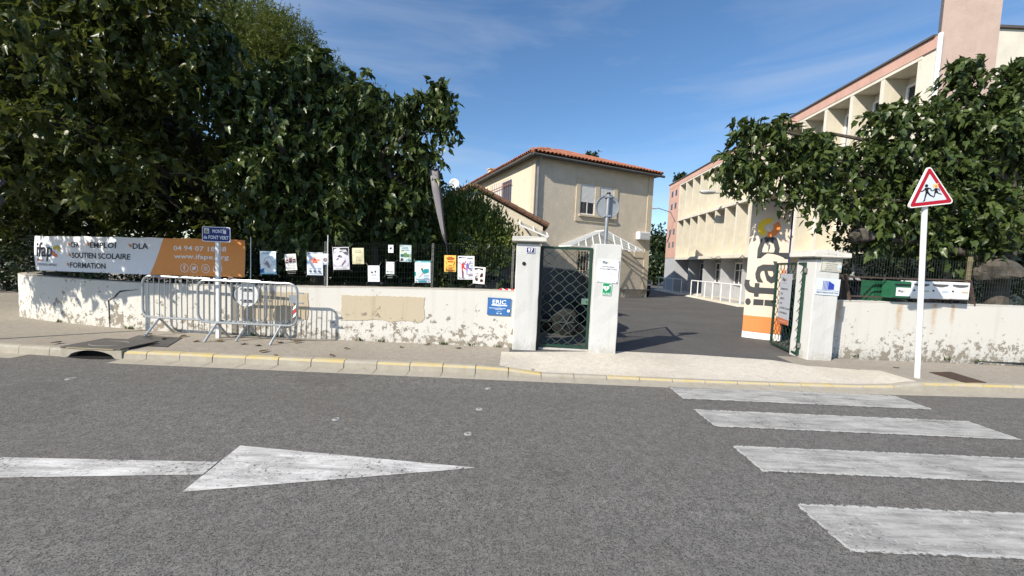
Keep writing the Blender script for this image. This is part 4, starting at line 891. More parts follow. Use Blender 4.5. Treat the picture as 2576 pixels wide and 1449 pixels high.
def mailbox(label, x0, x1, y0, y1, mt, kind):
    a, b = Q(x0, y0, MY), Q(x1, y1, MY); w_ = b.x-a.x; h_ = a.z-b.z
    t = thing('mailbox', label, 'mailbox', ((a.x+b.x)/2, MY, b.z), .02, 'mailboxes on the wall')
    MB().box(-w_/2+.004, w_/2-.004, 0, .21, 0, h_).build('box_body', mt, t, bevel=.006)
    MB().box(-w_/2+.012, w_/2-.012, -.010, .003, .012, h_*.965).build('door', mt, t, bevel=.006)
    if kind == 'g':
        MB().box(-w_*.38, w_*.40, -.016, .0, h_*.74, h_*.84).build('slot', M_BLACK, t)
        A = Art(-.0105, .0008, None); A.rect(-w_*.3, h_*.14, w_*.47, h_*.63, (236, 236, 236)); logo(A, -w_*.2, h_*.36, h_*.12); A.rect(-w_*.18, h_*.25, w_*.36, h_*.262, (170, 170, 172)); A.build('label_print', t)
    else:
        n = 10; pts = [(-w_*.37+w_*.74*i/n, h_*.86) for i in range(n+1)]+[(w_*.37-w_*.74*i/n, h_*(.78-.08*math.sin(math.pi*i/n))) for i in range(n+1)]
        MB().prism(pts, -.018, -.008).build('flap', plain('mailbox_flap', (.10, .10, .11), .4), t)
        MB().tube([(-w_*.34, -.02, h_*.47), (-w_*.34, -.005, h_*.47)], .017, 10).build('lock', M_BLACK, t)
        MB().box(w_*.08, w_*.40, -.016, -.008, h_*.40, h_*.49).build('name_plate', ink((196, 186, 160) if kind != 'b' else (170, 195, 222)), t)
        MB().box(-w_*.44, w_*.02, -.014, -.008, h_*.30, h_*.345).build('crease', mt, t)
mailbox('green steel mailbox with a white paper label', 2245, 2291, 706.5, 751.5, M_MBG, 'g')
mailbox('white mailbox partly hidden behind the warning sign post', 2292, 2339, 706.5, 752.5, M_MBW, 'w')
mailbox('white mailbox with pale blue name tag', 2340, 2387, 708, 753.5, M_MBW, 'b')
mailbox('white mailbox at the end of the row with a two tone name tag', 2389, 2437, 709.5, 755, M_MBW, 'w')
a, b = Q(2200, 706, 8.05), Q(2252, 750, 8.05); gt = thing('green_cabinet', 'dark green metal cabinet behind the wire mesh beside the green mailbox', 'cabinet', ((a.x+b.x)/2, 8.15, b.z))
hh_ = a.z-b.z; ww = (b.x-a.x)
MB().box(-ww/2, ww/2, -.08, .2, -.9, hh_).build('case', M_MBG, gt, bevel=.01); MB().box(-ww/2+.02, ww/2-.02, -.09, -.078, -.85, hh_-.02).build('door', M_MBG, gt); MB().box(ww*.3, ww*.36, -.11, -.085, -.3, -.18).build('handle', M_BLACK, gt)
# ---------------------------------------------------------------- totem
tl_, tr_ = G(1868, 848), G(1962, 858.5); dv_ = tr_-tl_; tw_ = dv_.length
tt = thing('totem_sign', 'tall cream totem with vertical dark wordmark and orange foot in the yard', 'totem', (tl_+tr_)/2, math.atan2(dv_.y, dv_.x))
TH = Q(1890, 509, tl_.y).z-.12; hw = tw_/2+.02
def twp(p): return (p[0], p[1]-.05*(1-(p[0]/hw)**2), p[2])
def tslab(z0, z1, mt, nm, y=0, nx=14):
    s = MB(); vs = []
    for i in range(nx+1):
        x = -hw+2*hw*i/nx
        for z in (z0, z1): vs.append(twp((x, y, z)))
    for i in range(nx+1):
        x = -hw+2*hw*i/nx
        for z in (z0, z1): q = twp((x, 0, z)); vs.append((q[0], .10-q[1]*.6, z))
    m2 = 2*(nx+1); fs = [(2*i, 2*i+2, 2*i+3, 2*i+1) for i in range(nx)]+[(m2+2*i, m2+2*i+1, m2+2*i+3, m2+2*i+2) for i in range(nx)]+[(2*i, m2+2*i, m2+2*i+2, 2*i+2) for i in range(nx)]+[(2*i+1, 2*i+3, m2+2*i+3, m2+2*i+1) for i in range(nx)]+[(0, 1, m2+1, m2), (2*nx, m2+2*nx, m2+2*nx+1, 2*nx+1)]
    s.add(vs, fs).build(nm, mt, tt)
M_TOT = ink((212, 196, 178)); tslab(.0, .17, ink((238, 236, 230)), 'plinth', .02); tslab(.17, .56, ink((222, 130, 72)), 'orange_band'); tslab(.56, TH, M_TOT, 'panel')
MB().box(hw+.0, hw+.035, .0, .12, .05, TH-.02).build('edge_post', ink((24, 32, 92)), tt)
A = Art(-.012, .002, twp)
bl_ = .20
GY = (58, 60, 62)
A.text('ifap', bl_, .82, .92, GY, .012, width=1.72, rot=math.pi/2, layer=1)
A.ring(-.03, 2.72, .10, .23, (236, 196, 40), math.radians(70), math.radians(250), layer=1); A.ring(-.03, 2.72, .10, .23, (230, 130, 60), math.radians(265), math.radians(400), layer=1); A.rect(bl_+.10, 1.0, bl_+.17, 1.72, (228, 130, 74), layer=1)
A.build('print', tt)
# ---------------------------------------------------------------- feather flag
fy = 8.25; base = Q(1137, 722, fy); tip = Q(1099, 417, fy)
ff = thing('feather_flag', 'grey feather flag with black sleeve leaning behind the mesh fence', 'flag', (base.x, fy, .13))
rel = lambda px, py: (Q(px, py, fy).x-base.x, 0, Q(px, py, fy).z-.13)
MB().tube([(.02, 0, 0)]+[rel(*p) for p in ((1137, 722), (1122, 610), (1112, 520), (1104, 440), (1102, 419), (1094, 416), (1086, 424))], [.016, .015, .013, .012, .010, .009, .008, .007], 8).build('pole', M_BLACK, ff, smooth=True)
E1 = [(1103, 424), (1107, 470), (1113, 530), (1120, 590), (1124, 617)]; E2 = [(1081, 428), (1087, 478), (1098, 535), (1112, 590), (1122, 617)]
s = MB(); vs = []
for (a, b), (c, d) in zip(E1, E2):
    for k in range(4): q = rel(a+(c-a)*k/3, b+(d-b)*k/3); vs.append((q[0], .02*math.sin(k*1.7+b*.03), q[2]))
s.add(vs, [(i*4+k, i*4+k+1, i*4+k+5, i*4+k+4) for i in range(4) for k in range(3)]); MB().tube([rel(*p) for p in [(1081, 429)]+E1], .018, 6).build('sleeve', M_BLACK, ff, smooth=True); o = s.build('cloth', ink((122, 119, 122)), ff, smooth=True); sl = o.modifiers.new('s', 'SOLIDIFY'); sl.thickness = .002
# ---------------------------------------------------------------- direction signs at the far corner
dY = 6.15; db = Q(-35, 700, dY); ds = thing('direction_sign', 'pair of grey arrow shaped direction boards on a post at street corner', 'road sign', (db.x, dY, .12))
MB().tube([(0, 0, 0), (0, 0, 3.6)], .04, 10).build('post', M_GALV2, ds)
for (y0, y1, xr, tx) in ((441, 473, 33, 'exe'), (478, 525, 28, 're')):
    za, zb = Q(10, y0, dY).z-.12, Q(10, y1, dY).z-.12; xr_ = Q(xr, (y0+y1)/2, dY).x-db.x; zm = (za+zb)/2; q = .12
    MB().prism([(-1.0, zb), (xr_-q, zb), (xr_, zm), (xr_-q, za), (-1.0, za)], -.075, -.045).build('board', ink((38, 40, 42)), ds)
    A = Art(-.0755, .001); e = .018; A.poly([(-1.0+e, zb+e), (xr_-q-.06, zb+e), (xr_-.085, zm), (xr_-q-.06, za-e), (-1.0+e, za-e)], (205, 208, 208)); A.text(tx, xr_-q-.08, zm-.03, .15, (30, 30, 34), .02, 'R', layer=3); A.build('print', ds)
# ---------------------------------------------------------------- tiled house
def rough_render(name, c, bs, amt):
    t = NT(name); n = t.noise(2.2, 6, .6); f = t.noise(bs, 3, .5); sk = t.noise(3, 5, .6, stretch=(1.5, 1.5, .2))
    col = t.mix(t.ramp(n, .3, .75), tuple(x*.9 for x in c), tuple(min(1, x*1.08) for x in c)); col = t.mix(t.math('MULTIPLY', t.ramp(sk, .5, .8), .35), col, tuple(x*.68 for x in c))
    t.col(col); t.bump(f, amt, .05); return t.fin(.95, 0, .1)
M_REND = rough_render('rough_render', (.60, .53, .42), 26, .45); M_TRIM = rough_render('smooth_trim', (.56, .48, .36), 40, .1); M_CREAM = rough_render('cream_render', (.64, .57, .44), 14, .25)
M_EAVE = plain('grey_eave', (.085, .085, .08), .7, 0, .2, 5); M_ZINC = plain('zinc_pipe', (.24, .26, .28), .45, .4, .2, 6)
def glass(name, c=(.02, .025, .03)):
    t = NT(name); n = t.noise(.8, 3); t.col(t.mix(n, tuple(x*.5 for x in c), tuple(x*2 for x in c))); return t.fin(.06, 0, .8)
M_GLASS = glass('window_glass'); M_SHUT = plain('roller_shutter', (.62, .62, .6), .55, 0, .06, 4)
def tile_mat():
    t = NT('terracotta_tile'); n = t.noise(3.5, 5, .7); oi = t.node('ObjectInfo').outputs['Random']; f = t.noise(25, 4)
    c = t.mix(oi, (.28, .105, .062), (.43, .185, .115)); c = t.mix(t.math('MULTIPLY', t.ramp(n, .5, .75), .5), c, (.22, .10, .06)); c = t.mix(t.math('MULTIPLY', t.ramp(f, .6, .75), .4), c, (.5, .36, .24)); t.col(c); t.bump(f, .3, .01); return t.fin(.9, 0, .15)
M_TILE = tile_mat()
HA, HB = Q(1345, 470, 19.1), Q(1636, 560, 22.2); HA.z = HB.z = .12
hu = (HB-HA); HW = hu.length; hu.normalize(); hang = math.atan2(hu.y, hu.x); hn = Vector((hu.y, -hu.x, 0)); hv = -hn
HD = 13.0; HH = Q(1347, 392, 19.1).z-.12
ho = thing('tiled_house', 'two storey beige rendered house with red barrel tile roof', 'house', HA, hang)
MB().box(0, HW, 0, HD, -.1, HH).build('front_block', [M_REND], ho)
MB().box(-.015, .0, .35, HD-.01, -.1, HH-.02).build('side_wall', M_CREAM, ho)
MB().box(-.03, .0, -.03, .33, -.1, HH-.01).build('corner_band', M_TRIM, ho)
MB().box(HW-.32, HW+.03, -.035, .0, -.1, HH-.01).build('corner_band', M_TRIM, ho)
def R6(x, y): return ((1700+x/2.415)*.6389, (500+y/2.415)*.6389)
def HL(x, y, off=0):
    p = QP(*R6(x, y), HA+hn*off, hn)-HA; return p.dot(hu), p.z
# eave and gutter
ov = .34
MB().prism([(-ov, HH-.02), (HW+ov, HH-.02), (HW+ov, HH+.05), (-ov, HH+.05)], -ov, HD+ov).build('eave_slab', M_EAVE, ho)
MB().tube([(-ov-.02, -ov-.05, HH-.03), (HW+ov+.1, -ov-.05, HH-.04)], .07, 8).build('gutter', M_EAVE, ho, smooth=True)
MB().tube([(-ov-.05, -ov-.02, HH-.03), (-ov-.05, HD+ov, HH-.03)], .07, 8).build('gutter', M_EAVE, ho, smooth=True)
MB().tube([(.1, -ov-.02, HH+.02), (.12, -.2, HH-.15), (.14, -.07, HH-.3), (.14, -.07, .0)], .05, 8).build('downpipe', M_ZINC, ho, smooth=True)
for zz in (1.2, 3, 4.6, 6.2): MB().tube([(.14, -.07, zz), (.14, -.07, zz+.05)], .062, 8).build('pipe_clip', M_ZINC, ho)
# hip roof with barrel tiles
pitch = math.radians(21); rz_ = HH+.07
rise = (HW/2+ov)*math.tan(pitch); ridge0, ridge1 = (HW/2, HW/2), (HW/2, HD-HW/2)
E = [(-ov, -ov), (HW+ov, -ov), (HW+ov, HD+ov), (-ov, HD+ov)]
r0 = (HW/2, HW/2, rz_+rise); r1 = (HW/2, max(HD-HW/2, HW/2+.5), rz_+rise)
rf_ = MB().add([(*e, rz_) for e in E]+[r0, r1], [(0, 1, 4), (1, 2, 5, 4), (2, 3, 5), (3, 0, 4, 5)]).build('roof', M_TILE, ho)
tp = MB(); vs = []
for k in range(7):
    a = math.pi*k/6
    for yy, rr in ((0, .112), (.45, .095)): vs.append((rr*math.cos(a), yy, rr*math.sin(a)*.9))
for k in range(7):
    a = math.pi*k/6
    for yy, rr in ((0, .094), (.45, .078)): vs.append((rr*math.cos(a), yy, rr*math.sin(a)*.9))
tp.add(vs, [(2*k, 2*k+1, 2*k+3, 2*k+2) for k in range(6)]+[(14+2*k, 14+2*k+2, 14+2*k+3, 14+2*k+1) for k in range(6)]+[(2*k, 2*k+2, 14+2*k+2, 14+2*k) for k in range(6)])
tile0 = tp.build('roof_tile', M_TILE, None); tile0.data.polygons.foreach_set('use_smooth', [True]*len(tile0.data.polygons))
def lay(origin, ex, ey, length, cut, rows, cap_):
    """tiles along an eave: ex along the eave, ey up the slope"""
    cnt = 0; ez = ex.cross(ey); n = int(length/.215)
    stuff = MB()
    for r in range(rows):
        for c in range(n):
            x = .11+c*length/n; y = -.06+r*.36
            if not cut(x, y): continue
            q = Matrix((ex, ey, ez)).transposed().to_4x4(); q.translation = origin+ex*x+ey*y+ez*(.05+random.uniform(-.006, .006)); q = q @ Matrix.Rotation(math.radians(3)+random.uniform(-.015, .015), 4, 'X') @ Matrix.Rotation(random.uniform(-.03, .03), 4, 'Z')
            if cnt < cap_: link_copy(tile0, rf_, q); cnt += 1
            else: stuff.add([q @ v.co for v in tile0.data.vertices], [tuple(p.vertices) for p in tile0.data.polygons])
    if stuff.v: tag(stuff.build('tile_course', M_TILE, rf_, smooth=True), kind='stuff')
cp_, sp_ = math.cos(pitch), math.sin(pitch); L0 = HW+2*ov
lay(Vector((-ov, -ov, rz_)), Vector((1, 0, 0)), Vector((0, cp_, sp_)), L0, lambda x, y: y*cp_ < min(x, L0-x)+.05, 12, 210)
LD = HD+2*ov
lay(Vector((-ov, HD+ov, rz_)), Vector((0, -1, 0)), Vector((cp_, 0, sp_)), LD, lambda x, y: y*cp_ < min(x, LD-x)+.05, 5, 88)
bpy.data.objects.remove(tile0)
for e in (E[0], E[1]):
    a, b = Vector((*e, rz_+.06)), Vector(r0)+Vector((0, 0, .06))
    MB().tube([a+(b-a)*k/9 for k in range(10)], [.10 if k % 2 else .115 for k in range(10)], 8).build('hip_cap', M_TILE, rf_, smooth=True)
MB().box(1.2, 1.8, HD*.72, HD*.72+.5, rz_, rz_+1.35).build('chimney', M_CREAM, rf_); MB().box(1.12, 1.88, HD*.72-.08, HD*.72+.58, rz_+1.36, rz_+1.42).build('chimney_cap', M_TRIM, rf_)
# first floor twin window
def quad(pts): q = [HL(*p) for p in pts]; return (min(a for a, _ in q[::1]), max(a for a, _ in q), sum(sorted(z for _, z in q)[:2])/2, sum(sorted(z for _, z in q)[2:])/2)
x0, x1, z0, z1 = quad([(1380, 478), (1763, 540), (1748, 935), (1367, 885)])
lx0, lx1, lz0, lz1 = quad([(1415, 535), (1552, 552), (1540, 845), (1405, 828)]); rx0, rx1, rz0_, rz1_ = quad([(1597, 555), (1727, 577), (1715, 872), (1585, 852)])
wi = MB()
for a in ((x0, lx0, z0, z1), (lx1, rx0, z0, z1), (rx1, x1, z0, z1), (lx0, lx1, lz1, z1), (rx0, rx1, lz1, z1), (lx0, lx1, z0, lz0), (rx0, rx1, z0, lz0)): wi.box(a[0], a[1], -.05, .02, a[2], a[3])
fo = wi.build('window_surround', M_TRIM, ho); MB().box(x0-.02+.2, x1-.1, -.14, -.045, lz0-.1, lz0-.0).build('sill', M_TRIM, fo, bevel=.01)
for (a, b, c, d, sh_) in ((lx0, lx1, lz0, lz1, .40), (rx0, rx1, lz0, lz1, .30)):
    wn = MB().box(a-.0, b+.0, -.004, .012, c, d).build('window', M_GLASS, ho)
    for bx_ in ((a, a+.06, c, d), (b-.06, b, c, d), (a+.06, b-.06, c, c+.07), (a+.06, b-.06, d-.07, d), ((a+b)/2-.03, (a+b)/2+.03, c+.07, d-.07)): MB().box(bx_[0], bx_[1], -.012, -.005, bx_[2], bx_[3]).build('frame', M_WHITEM, wn)
    zs = c+(d-c)*sh_; s = MB(); n = 16
    for k in range(n): zz = zs+(d-zs)*k/n; s.add([(a, -.018, zz), (b, -.018, zz), (b, -.026, zz+(d-zs)/n*.45), (a, -.026, zz+(d-zs)/n*.45), (b, -.018, zz+(d-zs)/n), (a, -.018, zz+(d-zs)/n)], [(0, 1, 2, 3), (3, 2, 4, 5)])
    s.build('shutter', M_SHUT, wn)
# ground floor barred window
x0, x1, z0, z1 = quad([(1382, 1178), (1600, 1200), (1590, 1400), (1375, 1372)])
wn = MB().box(x0, x1, -.004, .01, z0, z1).build('window', M_GLASS, ho)
for k in range(9): xx = x0+(x1-x0)*k/8; MB().tube([(xx, -.06, z0-.02), (xx, -.06, z1+.02)], .014, 6).build('bar', M_TRIM, wn)
for zz in (z0+.1, z1-.1): MB().box(x0-.03, x1+.03, -.07, -.05, zz-.015, zz+.015).build('bar', M_TRIM, wn)
MB().box((x0+x1)/2-.03, (x0+x1)/2+.05, -.03, -.005, z0, z1).build('frame', M_WHITEM, wn)
# white wall box and plaque
x0, x1, z0, z1 = quad([(1945, 995), (2045, 1008), (2040, 1078), (1940, 1068)]); bx_ = MB().box(x0, x1, -.28, -.0, z0, z1).build('wall_box', M_WHITEM, ho, bevel=.02); MB().box(x0+.06, x1-.06, -.29, -.279, z0+.06, z1-.06).build('grille', plain('grille_grey', (.5, .52, .53), .5), bx_)
x0, x1, z0, z1 = quad([(1925, 1182), (2015, 1190), (2013, 1248), (1925, 1240)]); MB().box(x0, x1, -.04, .0, z0, z1).build('plaque', M_TRIM, ho, bevel=.008)
# glass canopy with white frame over the door
ax, az = HL(1555, 1012, .6); cl_, clz = HL(1300, 1130, .9); cr_, crz = HL(1975, 1172, .9); yb = -1.15
cz0 = min(clz, crz); ca = MB()
cn = None
rafters = []
apx = (cl_+cr_)/2
front = [(cl_, yb, cz0), (cr_, yb, cz0)]; back = [(cl_, -.03, cz0), (cr_, -.03, cz0)]; apf = (apx, yb+.35, cz0+.92); apb = (apx, -.03, cz0+.92)
gl = MB().add([front[0], front[1], apf, back[0], back[1], apb], [(0, 1, 2), (0, 2, 5, 3), (1, 4, 5, 2)])
def clear_glass():
    t = NT('canopy_glass'); t.b.inputs['Alpha'].default_value = .35; t.col((.5, .55, .52)); return t.fin(.1, 0, .5)
cn = gl.build('canopy', clear_glass(), ho)
fm = [(front[0], front[1]), (front[0], apf), (front[1], apf), (apf, apb), (front[0], back[0]), (front[1], back[1]), (apb, back[0]), (apb, back[1])]
for k in range(1, 5):
    for sgn in (0, 1):
        f_ = front[sgn]; pt = Vector(f_)+(Vector((apx, yb, cz0))-Vector(f_))*k/5; tp_ = Vector(f_)+(Vector(apf)-Vector(f_))*k/5; fm.append((pt, tp_))
for k in (1, 2): 
    for sgn in (0, 1):
        a = Vector(front[sgn])+(Vector(back[sgn])-Vector(front[sgn]))*k/3; b = Vector(apf)+(Vector(apb)-Vector(apf))*k/3; fm.append((a, b))
for a, b in fm: MB().bar(a, b, .05, .06).build('rafter', M_WHITEM, cn)
# left face barred window
x_w = [(-.016)]
def LLc(x, y):
    p = QP(*R6(x, y), HA-hu*.02, -hu)-HA; return p.dot(hv), p.z
q = [LLc(595, 540), LLc(765, 510), LLc(745, 740), LLc(580, 640)]
y0, y1 = min(a for a, _ in q), max(a for a, _ in q); z1 = (q[0][1]+q[1][1])/2; z0 = z1-1.5
wn = MB().box(-.03, -.012, y0, y1, z0, z1).build('window', M_SHUT, ho); MB().box(-.034, -.031, y0+.05, (y0+y1)/2-.1, z0+.05, z1-.05).build('pane', M_GLASS, wn)
for k in range(11): yy = y0+(y1-y0)*k/10; MB().tube([(-.15, yy, z0-.05), (-.15, yy, z1+.02)], .014, 6).build('bar', plain('rusty_bar', (.28, .12, .07), .8), wn)
for zz in (z0+.25, z1-.3): MB().box(-.165, -.14, y0-.1, y1+.1, zz-.02, zz+.02).build('bar', plain('rusty_bar', (.28, .12, .07), .8), wn)
# satellite dish on the far left corner of the roof
dp = Q(1143, 462, 33); sd_ = thing('satellite_dish', 'white satellite dish above the house eave beside the hedge', 'dish', dp)
s = MB(); vs = [(0, .12, 0)]; n = 16
for r_ in (.18, .32, .43):
    for k in range(n): a = 2*math.pi*k/n; vs.append((r_*math.cos(a), .12-.33*(r_/.43)**2*.3, r_*math.sin(a)))
s.add(vs, [(0, 1+k, 1+(k+1) % n) for k in range(n)]+[(1+l*n+k, 1+l*n+n+k, 1+l*n+n+(k+1) % n, 1+l*n+(k+1) % n) for l in range(2) for k in range(n)]); o = s.build('reflector', M_WHITEM, sd_, smooth=True); o.modifiers.new('s', 'SOLIDIFY').thickness = .02
MB().tube([(0, .1, -.2), (0, .3, -.6), (0, .3, -3.4)], .03, 6).build('mast', M_GALV2, sd_); MB().tube([(0, .05, -.5), (0, -.45, -.1)], .015, 6).build('feed_arm', M_GALV2, sd_)
# ---------------------------------------------------------------- annex with sloping tiled verge
an_y = 16.6; a0 = Q(1365, 580, an_y); tl2 = Q(1232, 492, an_y); br2 = Q(1371, 566, an_y)
an = thing('annex_house', 'low cream annex with sloping tile verge beside the house', 'house', (a0.x, an_y, .12))
zt0 = tl2.z-.12; zb0 = br2.z-.12; xl = tl2.x-a0.x; slope = (zt0-zb0)/(br2.x-tl2.x); xr0 = xl-.6
rg = zt0+slope*.6
MB().prism([(2*xr0, -.1), (0, -.1), (0, zb0-.05), (xr0, rg-.06), (2*xr0, zb0-.05)], 0, 1.9).build('wall', M_CREAM, an)
for sgn in (1, -1):
    e0 = (xr0, rg); e1 = (xr0+sgn*(-xr0+.22), zb0-slope*.22)
    MB().prism([e0, e1, (e1[0], e1[1]+.09), (e0[0], e0[1]+.1)], -.18, 1.95).build('roof', plain('old_brown_tile', (.16, .085, .055), .9, 0, .3, 8), an)
    for k in range(9):
        x = e0[0]+(e1[0]-e0[0])*(k+.5)/9; z = e0[1]+(e1[1]-e0[1])*(k+.5)/9
        MB().tube([(x-sgn*.2, -.15, z+.1+slope*.2), (x+sgn*.2, -.15, z+.1-slope*.2)], [.075, .09], 7).build('verge_tile', plain('old_brown_tile', (.16, .085, .055), .9), an, smooth=True)
cw = MB(); pf = [Q(1308, 566, an_y-.9), Q(1379, 597, an_y-.9)]
cc = [(p.x-a0.x, p.y-an_y, p.z-.12) for p in pf]
co = MB().add([cc[0], cc[1], (cc[1][0], -.02, cc[1][2]+.25), (cc[0][0], -.02, cc[0][2]+.25)], [(0, 1, 2, 3)]).build('canopy', bpy.data.materials['canopy_glass'], an)
for a, b in ((cc[0], cc[1]), (cc[1], (cc[1][0], -.02, cc[1][2]+.25)), (cc[0], (cc[0][0], -.02, cc[0][2]+.25)), (((cc[0][0]+cc[1][0])/2, cc[0][1], (cc[0][2]+cc[1][2])/2), ((cc[0][0]+cc[1][0])/2, -.02, (cc[0][2]+cc[1][2])/2+.25))): MB().bar(a, b, .05, .06).build('rafter', M_WHITEM, co)
# ---------------------------------------------------------------- bench
bp = G(1592, 748); be = thing('bench', 'pale slatted metal bench against the beige house wall', 'bench', (bp.x, bp.y, .12), hang)
for k in range(4): MB().box(-.95, .95, -.22+.11*k, -.13+.11*k, .44, .47).build('slat', M_GALV2, be)
for k in range(3): MB().box(-.95, .95, .23, .26, .56+.12*k, .65+.12*k).build('slat', M_GALV2, be)
for sx in (-.75, .75):
    MB().bar((sx, -.18, 0), (sx, -.16, .44), .06, .06).build('leg', M_GALV2, be); MB().bar((sx, .22, 0), (sx, .24, .92), .06, .05).build('leg', M_GALV2, be)

# ---------------------------------------------------------------- school building
P0 = Q(2342, 260, 11.3); P0.z = 0; dd = ray(1331, 662); dd.z = 0; dd.normalize(); dn = Vector((-dd.y, dd.x, 0))
bang = math.atan2(dd.y, dd.x)
sb = thing('school_building', 'three storey cream and pink building with deep concrete fins', 'building', (P0.x, P0.y, .12), bang)
# local: x along the facade (away from the street), y out of the building = towards the yard
ZT = Q(2346, 90, 11.3).z-.12; Z1, Z2, Z3 = 2.5, 5.42, ZT-.34
M_CONC = rough_render('cream_concrete', (.69, .645, .55), 30, .12); M_PINK = rough_render('pink_render', (.58, .36, .29), 30, .15); M_TOWER = rough_render('tower_render', (.46, .355, .305), 60, .3); M_GREY = rough_render('grey_paint', (.42, .43, .45), 30, .1)
S0, PB, NB, DP = .42, 1.2, 15, .7; S1 = S0+PB*NB; SE = S1+2.2
MB().box(.0, SE, -12, -DP, Z1, ZT-.02).build('core', M_CONC, sb)
MB().box(.0, SE, -12, -1.35, -.2, Z1-.02).build('ground_floor_wall', M_GREY, sb)
MB().box(0, S0-.05, -DP, 0, -.1, Z3).build('end_pier', M_CONC, sb)
MB().box(S1+.06, SE, -DP, .03, Z1+.1, Z3).build('end_bay', M_PINK, sb); MB().box(S1+.06, SE, -1.3, .02, -.1, Z1+.08).build('end_base', M_GREY, sb)
for zz in (.9, 1.9, 3.9, 4.9):
    for off in (.5, 1.3):
        MB().box(S1+off, S1+off+.35, .02, .036, Z1+zz, Z1+zz+.45).build('window', M_GLASS, sb)
for za, zb in ((Z1-.06, Z1+.12), (Z2-.07, Z2+.09), (Z3-.1, Z3)): MB().box(S0-.05, S1+.06, -DP-.01, .05 if zb < Z3-.01 else .03, za, zb).build('slab', M_CONC, sb)
MB().box(-.02, SE+.05, -1.2, .045, Z3+.002, ZT).build('fascia', M_PINK, sb); MB().box(.02, SE+.1, -12.05, .10, ZT, ZT+.06).build('roof_edge', plain('roof_felt', (.09, .08, .075), .8), sb)
fb_ = MB().box(-.07, .07, -DP+.002, .02, 0, Z2-Z1-.25); fb_.mi[4] = 1; fin0 = fb_.build('fin', [rough_render('fin_side_shade_cream', (.62, .575, .465), 30, .12), M_CONC], sb); first = True  # sides a darker, yellower cream than the edge: shading put into the colour
FH = {0: (Z1+.12, Z2-.07), 1: (Z2+.09, Z3-.1)}
fin0.data.name = 'fin'; hf0 = Z2-Z1-.25
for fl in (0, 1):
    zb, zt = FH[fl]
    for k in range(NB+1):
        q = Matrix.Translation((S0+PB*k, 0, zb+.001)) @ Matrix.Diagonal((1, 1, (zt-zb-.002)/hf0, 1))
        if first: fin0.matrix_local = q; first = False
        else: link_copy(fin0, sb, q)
    for k in range(NB):
        a, b = S0+PB*k+.12, S0+PB*(k+1)-.11; wz0, wz1 = zb+.85, zt-.25
        wn = MB().box(a, b, -DP+.0, -DP+.012, wz0, wz1).build('window', M_GLASS, sb)
        s = MB()
        for bx_ in ((a-.03, a+.05, wz0, wz1), (b-.05, b+.03, wz0, wz1), (a+.05, b-.05, wz0-.02, wz0+.06), (a+.05, b-.05, wz1-.06, wz1+.02)): s.box(bx_[0], bx_[1], -DP+.013, -DP+.06, bx_[2], bx_[3])
        s.build('frame', M_WHITEM, wn); MB().box((a+b)/2-.03, (a+b)/2+.03, -DP+.013, -DP+.05, wz0+.06, wz1-.06).build('mullion', M_WHITEM, wn); MB().box(a-.08, b+.08, -DP+.005, -DP+.12, wz0-.08, wz0-.022).build('sill', M_CONC, wn)
# ground floor: blade walls, doors and windows
for k in range(1, 8):
    x = S0+PB*2*k; MB().box(x-.07, x+.07, -1.34, -.55, -.1, Z1-.07).build('blade_wall', M_GREY, sb)
for k in range(8):
    x = S0+PB*2*k
    d0 = MB().box(x+.18, x+1.05, -1.345, -1.29, -.05, 2.05).build('door', M_WHITEM, sb); MB().box(x+.95, x+.99, -1.29, -1.25, .95, 1.07).build('handle', M_GALV2, d0); MB().box(x+.3, x+.93, -1.289, -1.28, .15, .9).build('panel', M_WHITEM, d0)
    w0 = MB().box(x+1.2, x+2.22, -1.345, -1.32, .95, 2.2).build('window', M_GLASS, sb)
    for bx_ in ((x+1.17, x+1.25, .9, 2.25), (x+2.17, x+2.25, .9, 2.25), (x+1.25, x+2.17, .9, .98), (x+1.25, x+2.17, 2.17, 2.25), (x+1.67, x+1.73, .98, 2.17), (x+1.25, x+1.67, 1.75, 1.8), (x+1.73, x+2.17, 1.75, 1.8)): MB().box(bx_[0], bx_[1], -1.319, -1.28, bx_[2], bx_[3]).build('frame', M_WHITEM, w0)
# cables under the first floor
for (a, b, sag) in ((9.0, 11.5, .35), (8.0, 9.0, .15), (11.6, 12.6, .1)):
    MB().tube([(a+(b-a)*k/10, .065, Z1+.05-sag*4*(k/10)*(1-k/10)) for k in range(11)], .012, 4).build('cable', M_BLACK, sb)
# stair tower and street end
tyl = P0+Vector((.03, 0, 0)); tyr = Q(2506, 150, 10.9); tb = thing('stair_tower', 'tall pinkish windowless stair tower at the street end of the building', 'tower', (P0.x+.03, 10.9, .12))
tW = tyr.x-tyl.x; MB().prism([(0, .36), (tW, 0), (tW+2.2, 2.1), (1.9, 2.3)], -.1, 14, axis='z').build('shaft', M_TOWER, tb)
pipe = MB().tube([(-.06, .3, 0), (-.06, .3, ZT+.02)], .06, 8).build('downpipe', M_WHITEM, tb, smooth=True)
eb = thing('end_block', 'plain cream end block with dark roof edge right of the stair tower', 'building', (tyr.x, 10.98, .12))
MB().box(-.02, 14, 0, 8, -.1, ZT+.07).build('wall', M_CONC, eb); MB().box(-.02, 14.1, -.06, 8, ZT+.072, ZT+.14).build('roof_edge', bpy.data.materials['roof_felt'], eb)
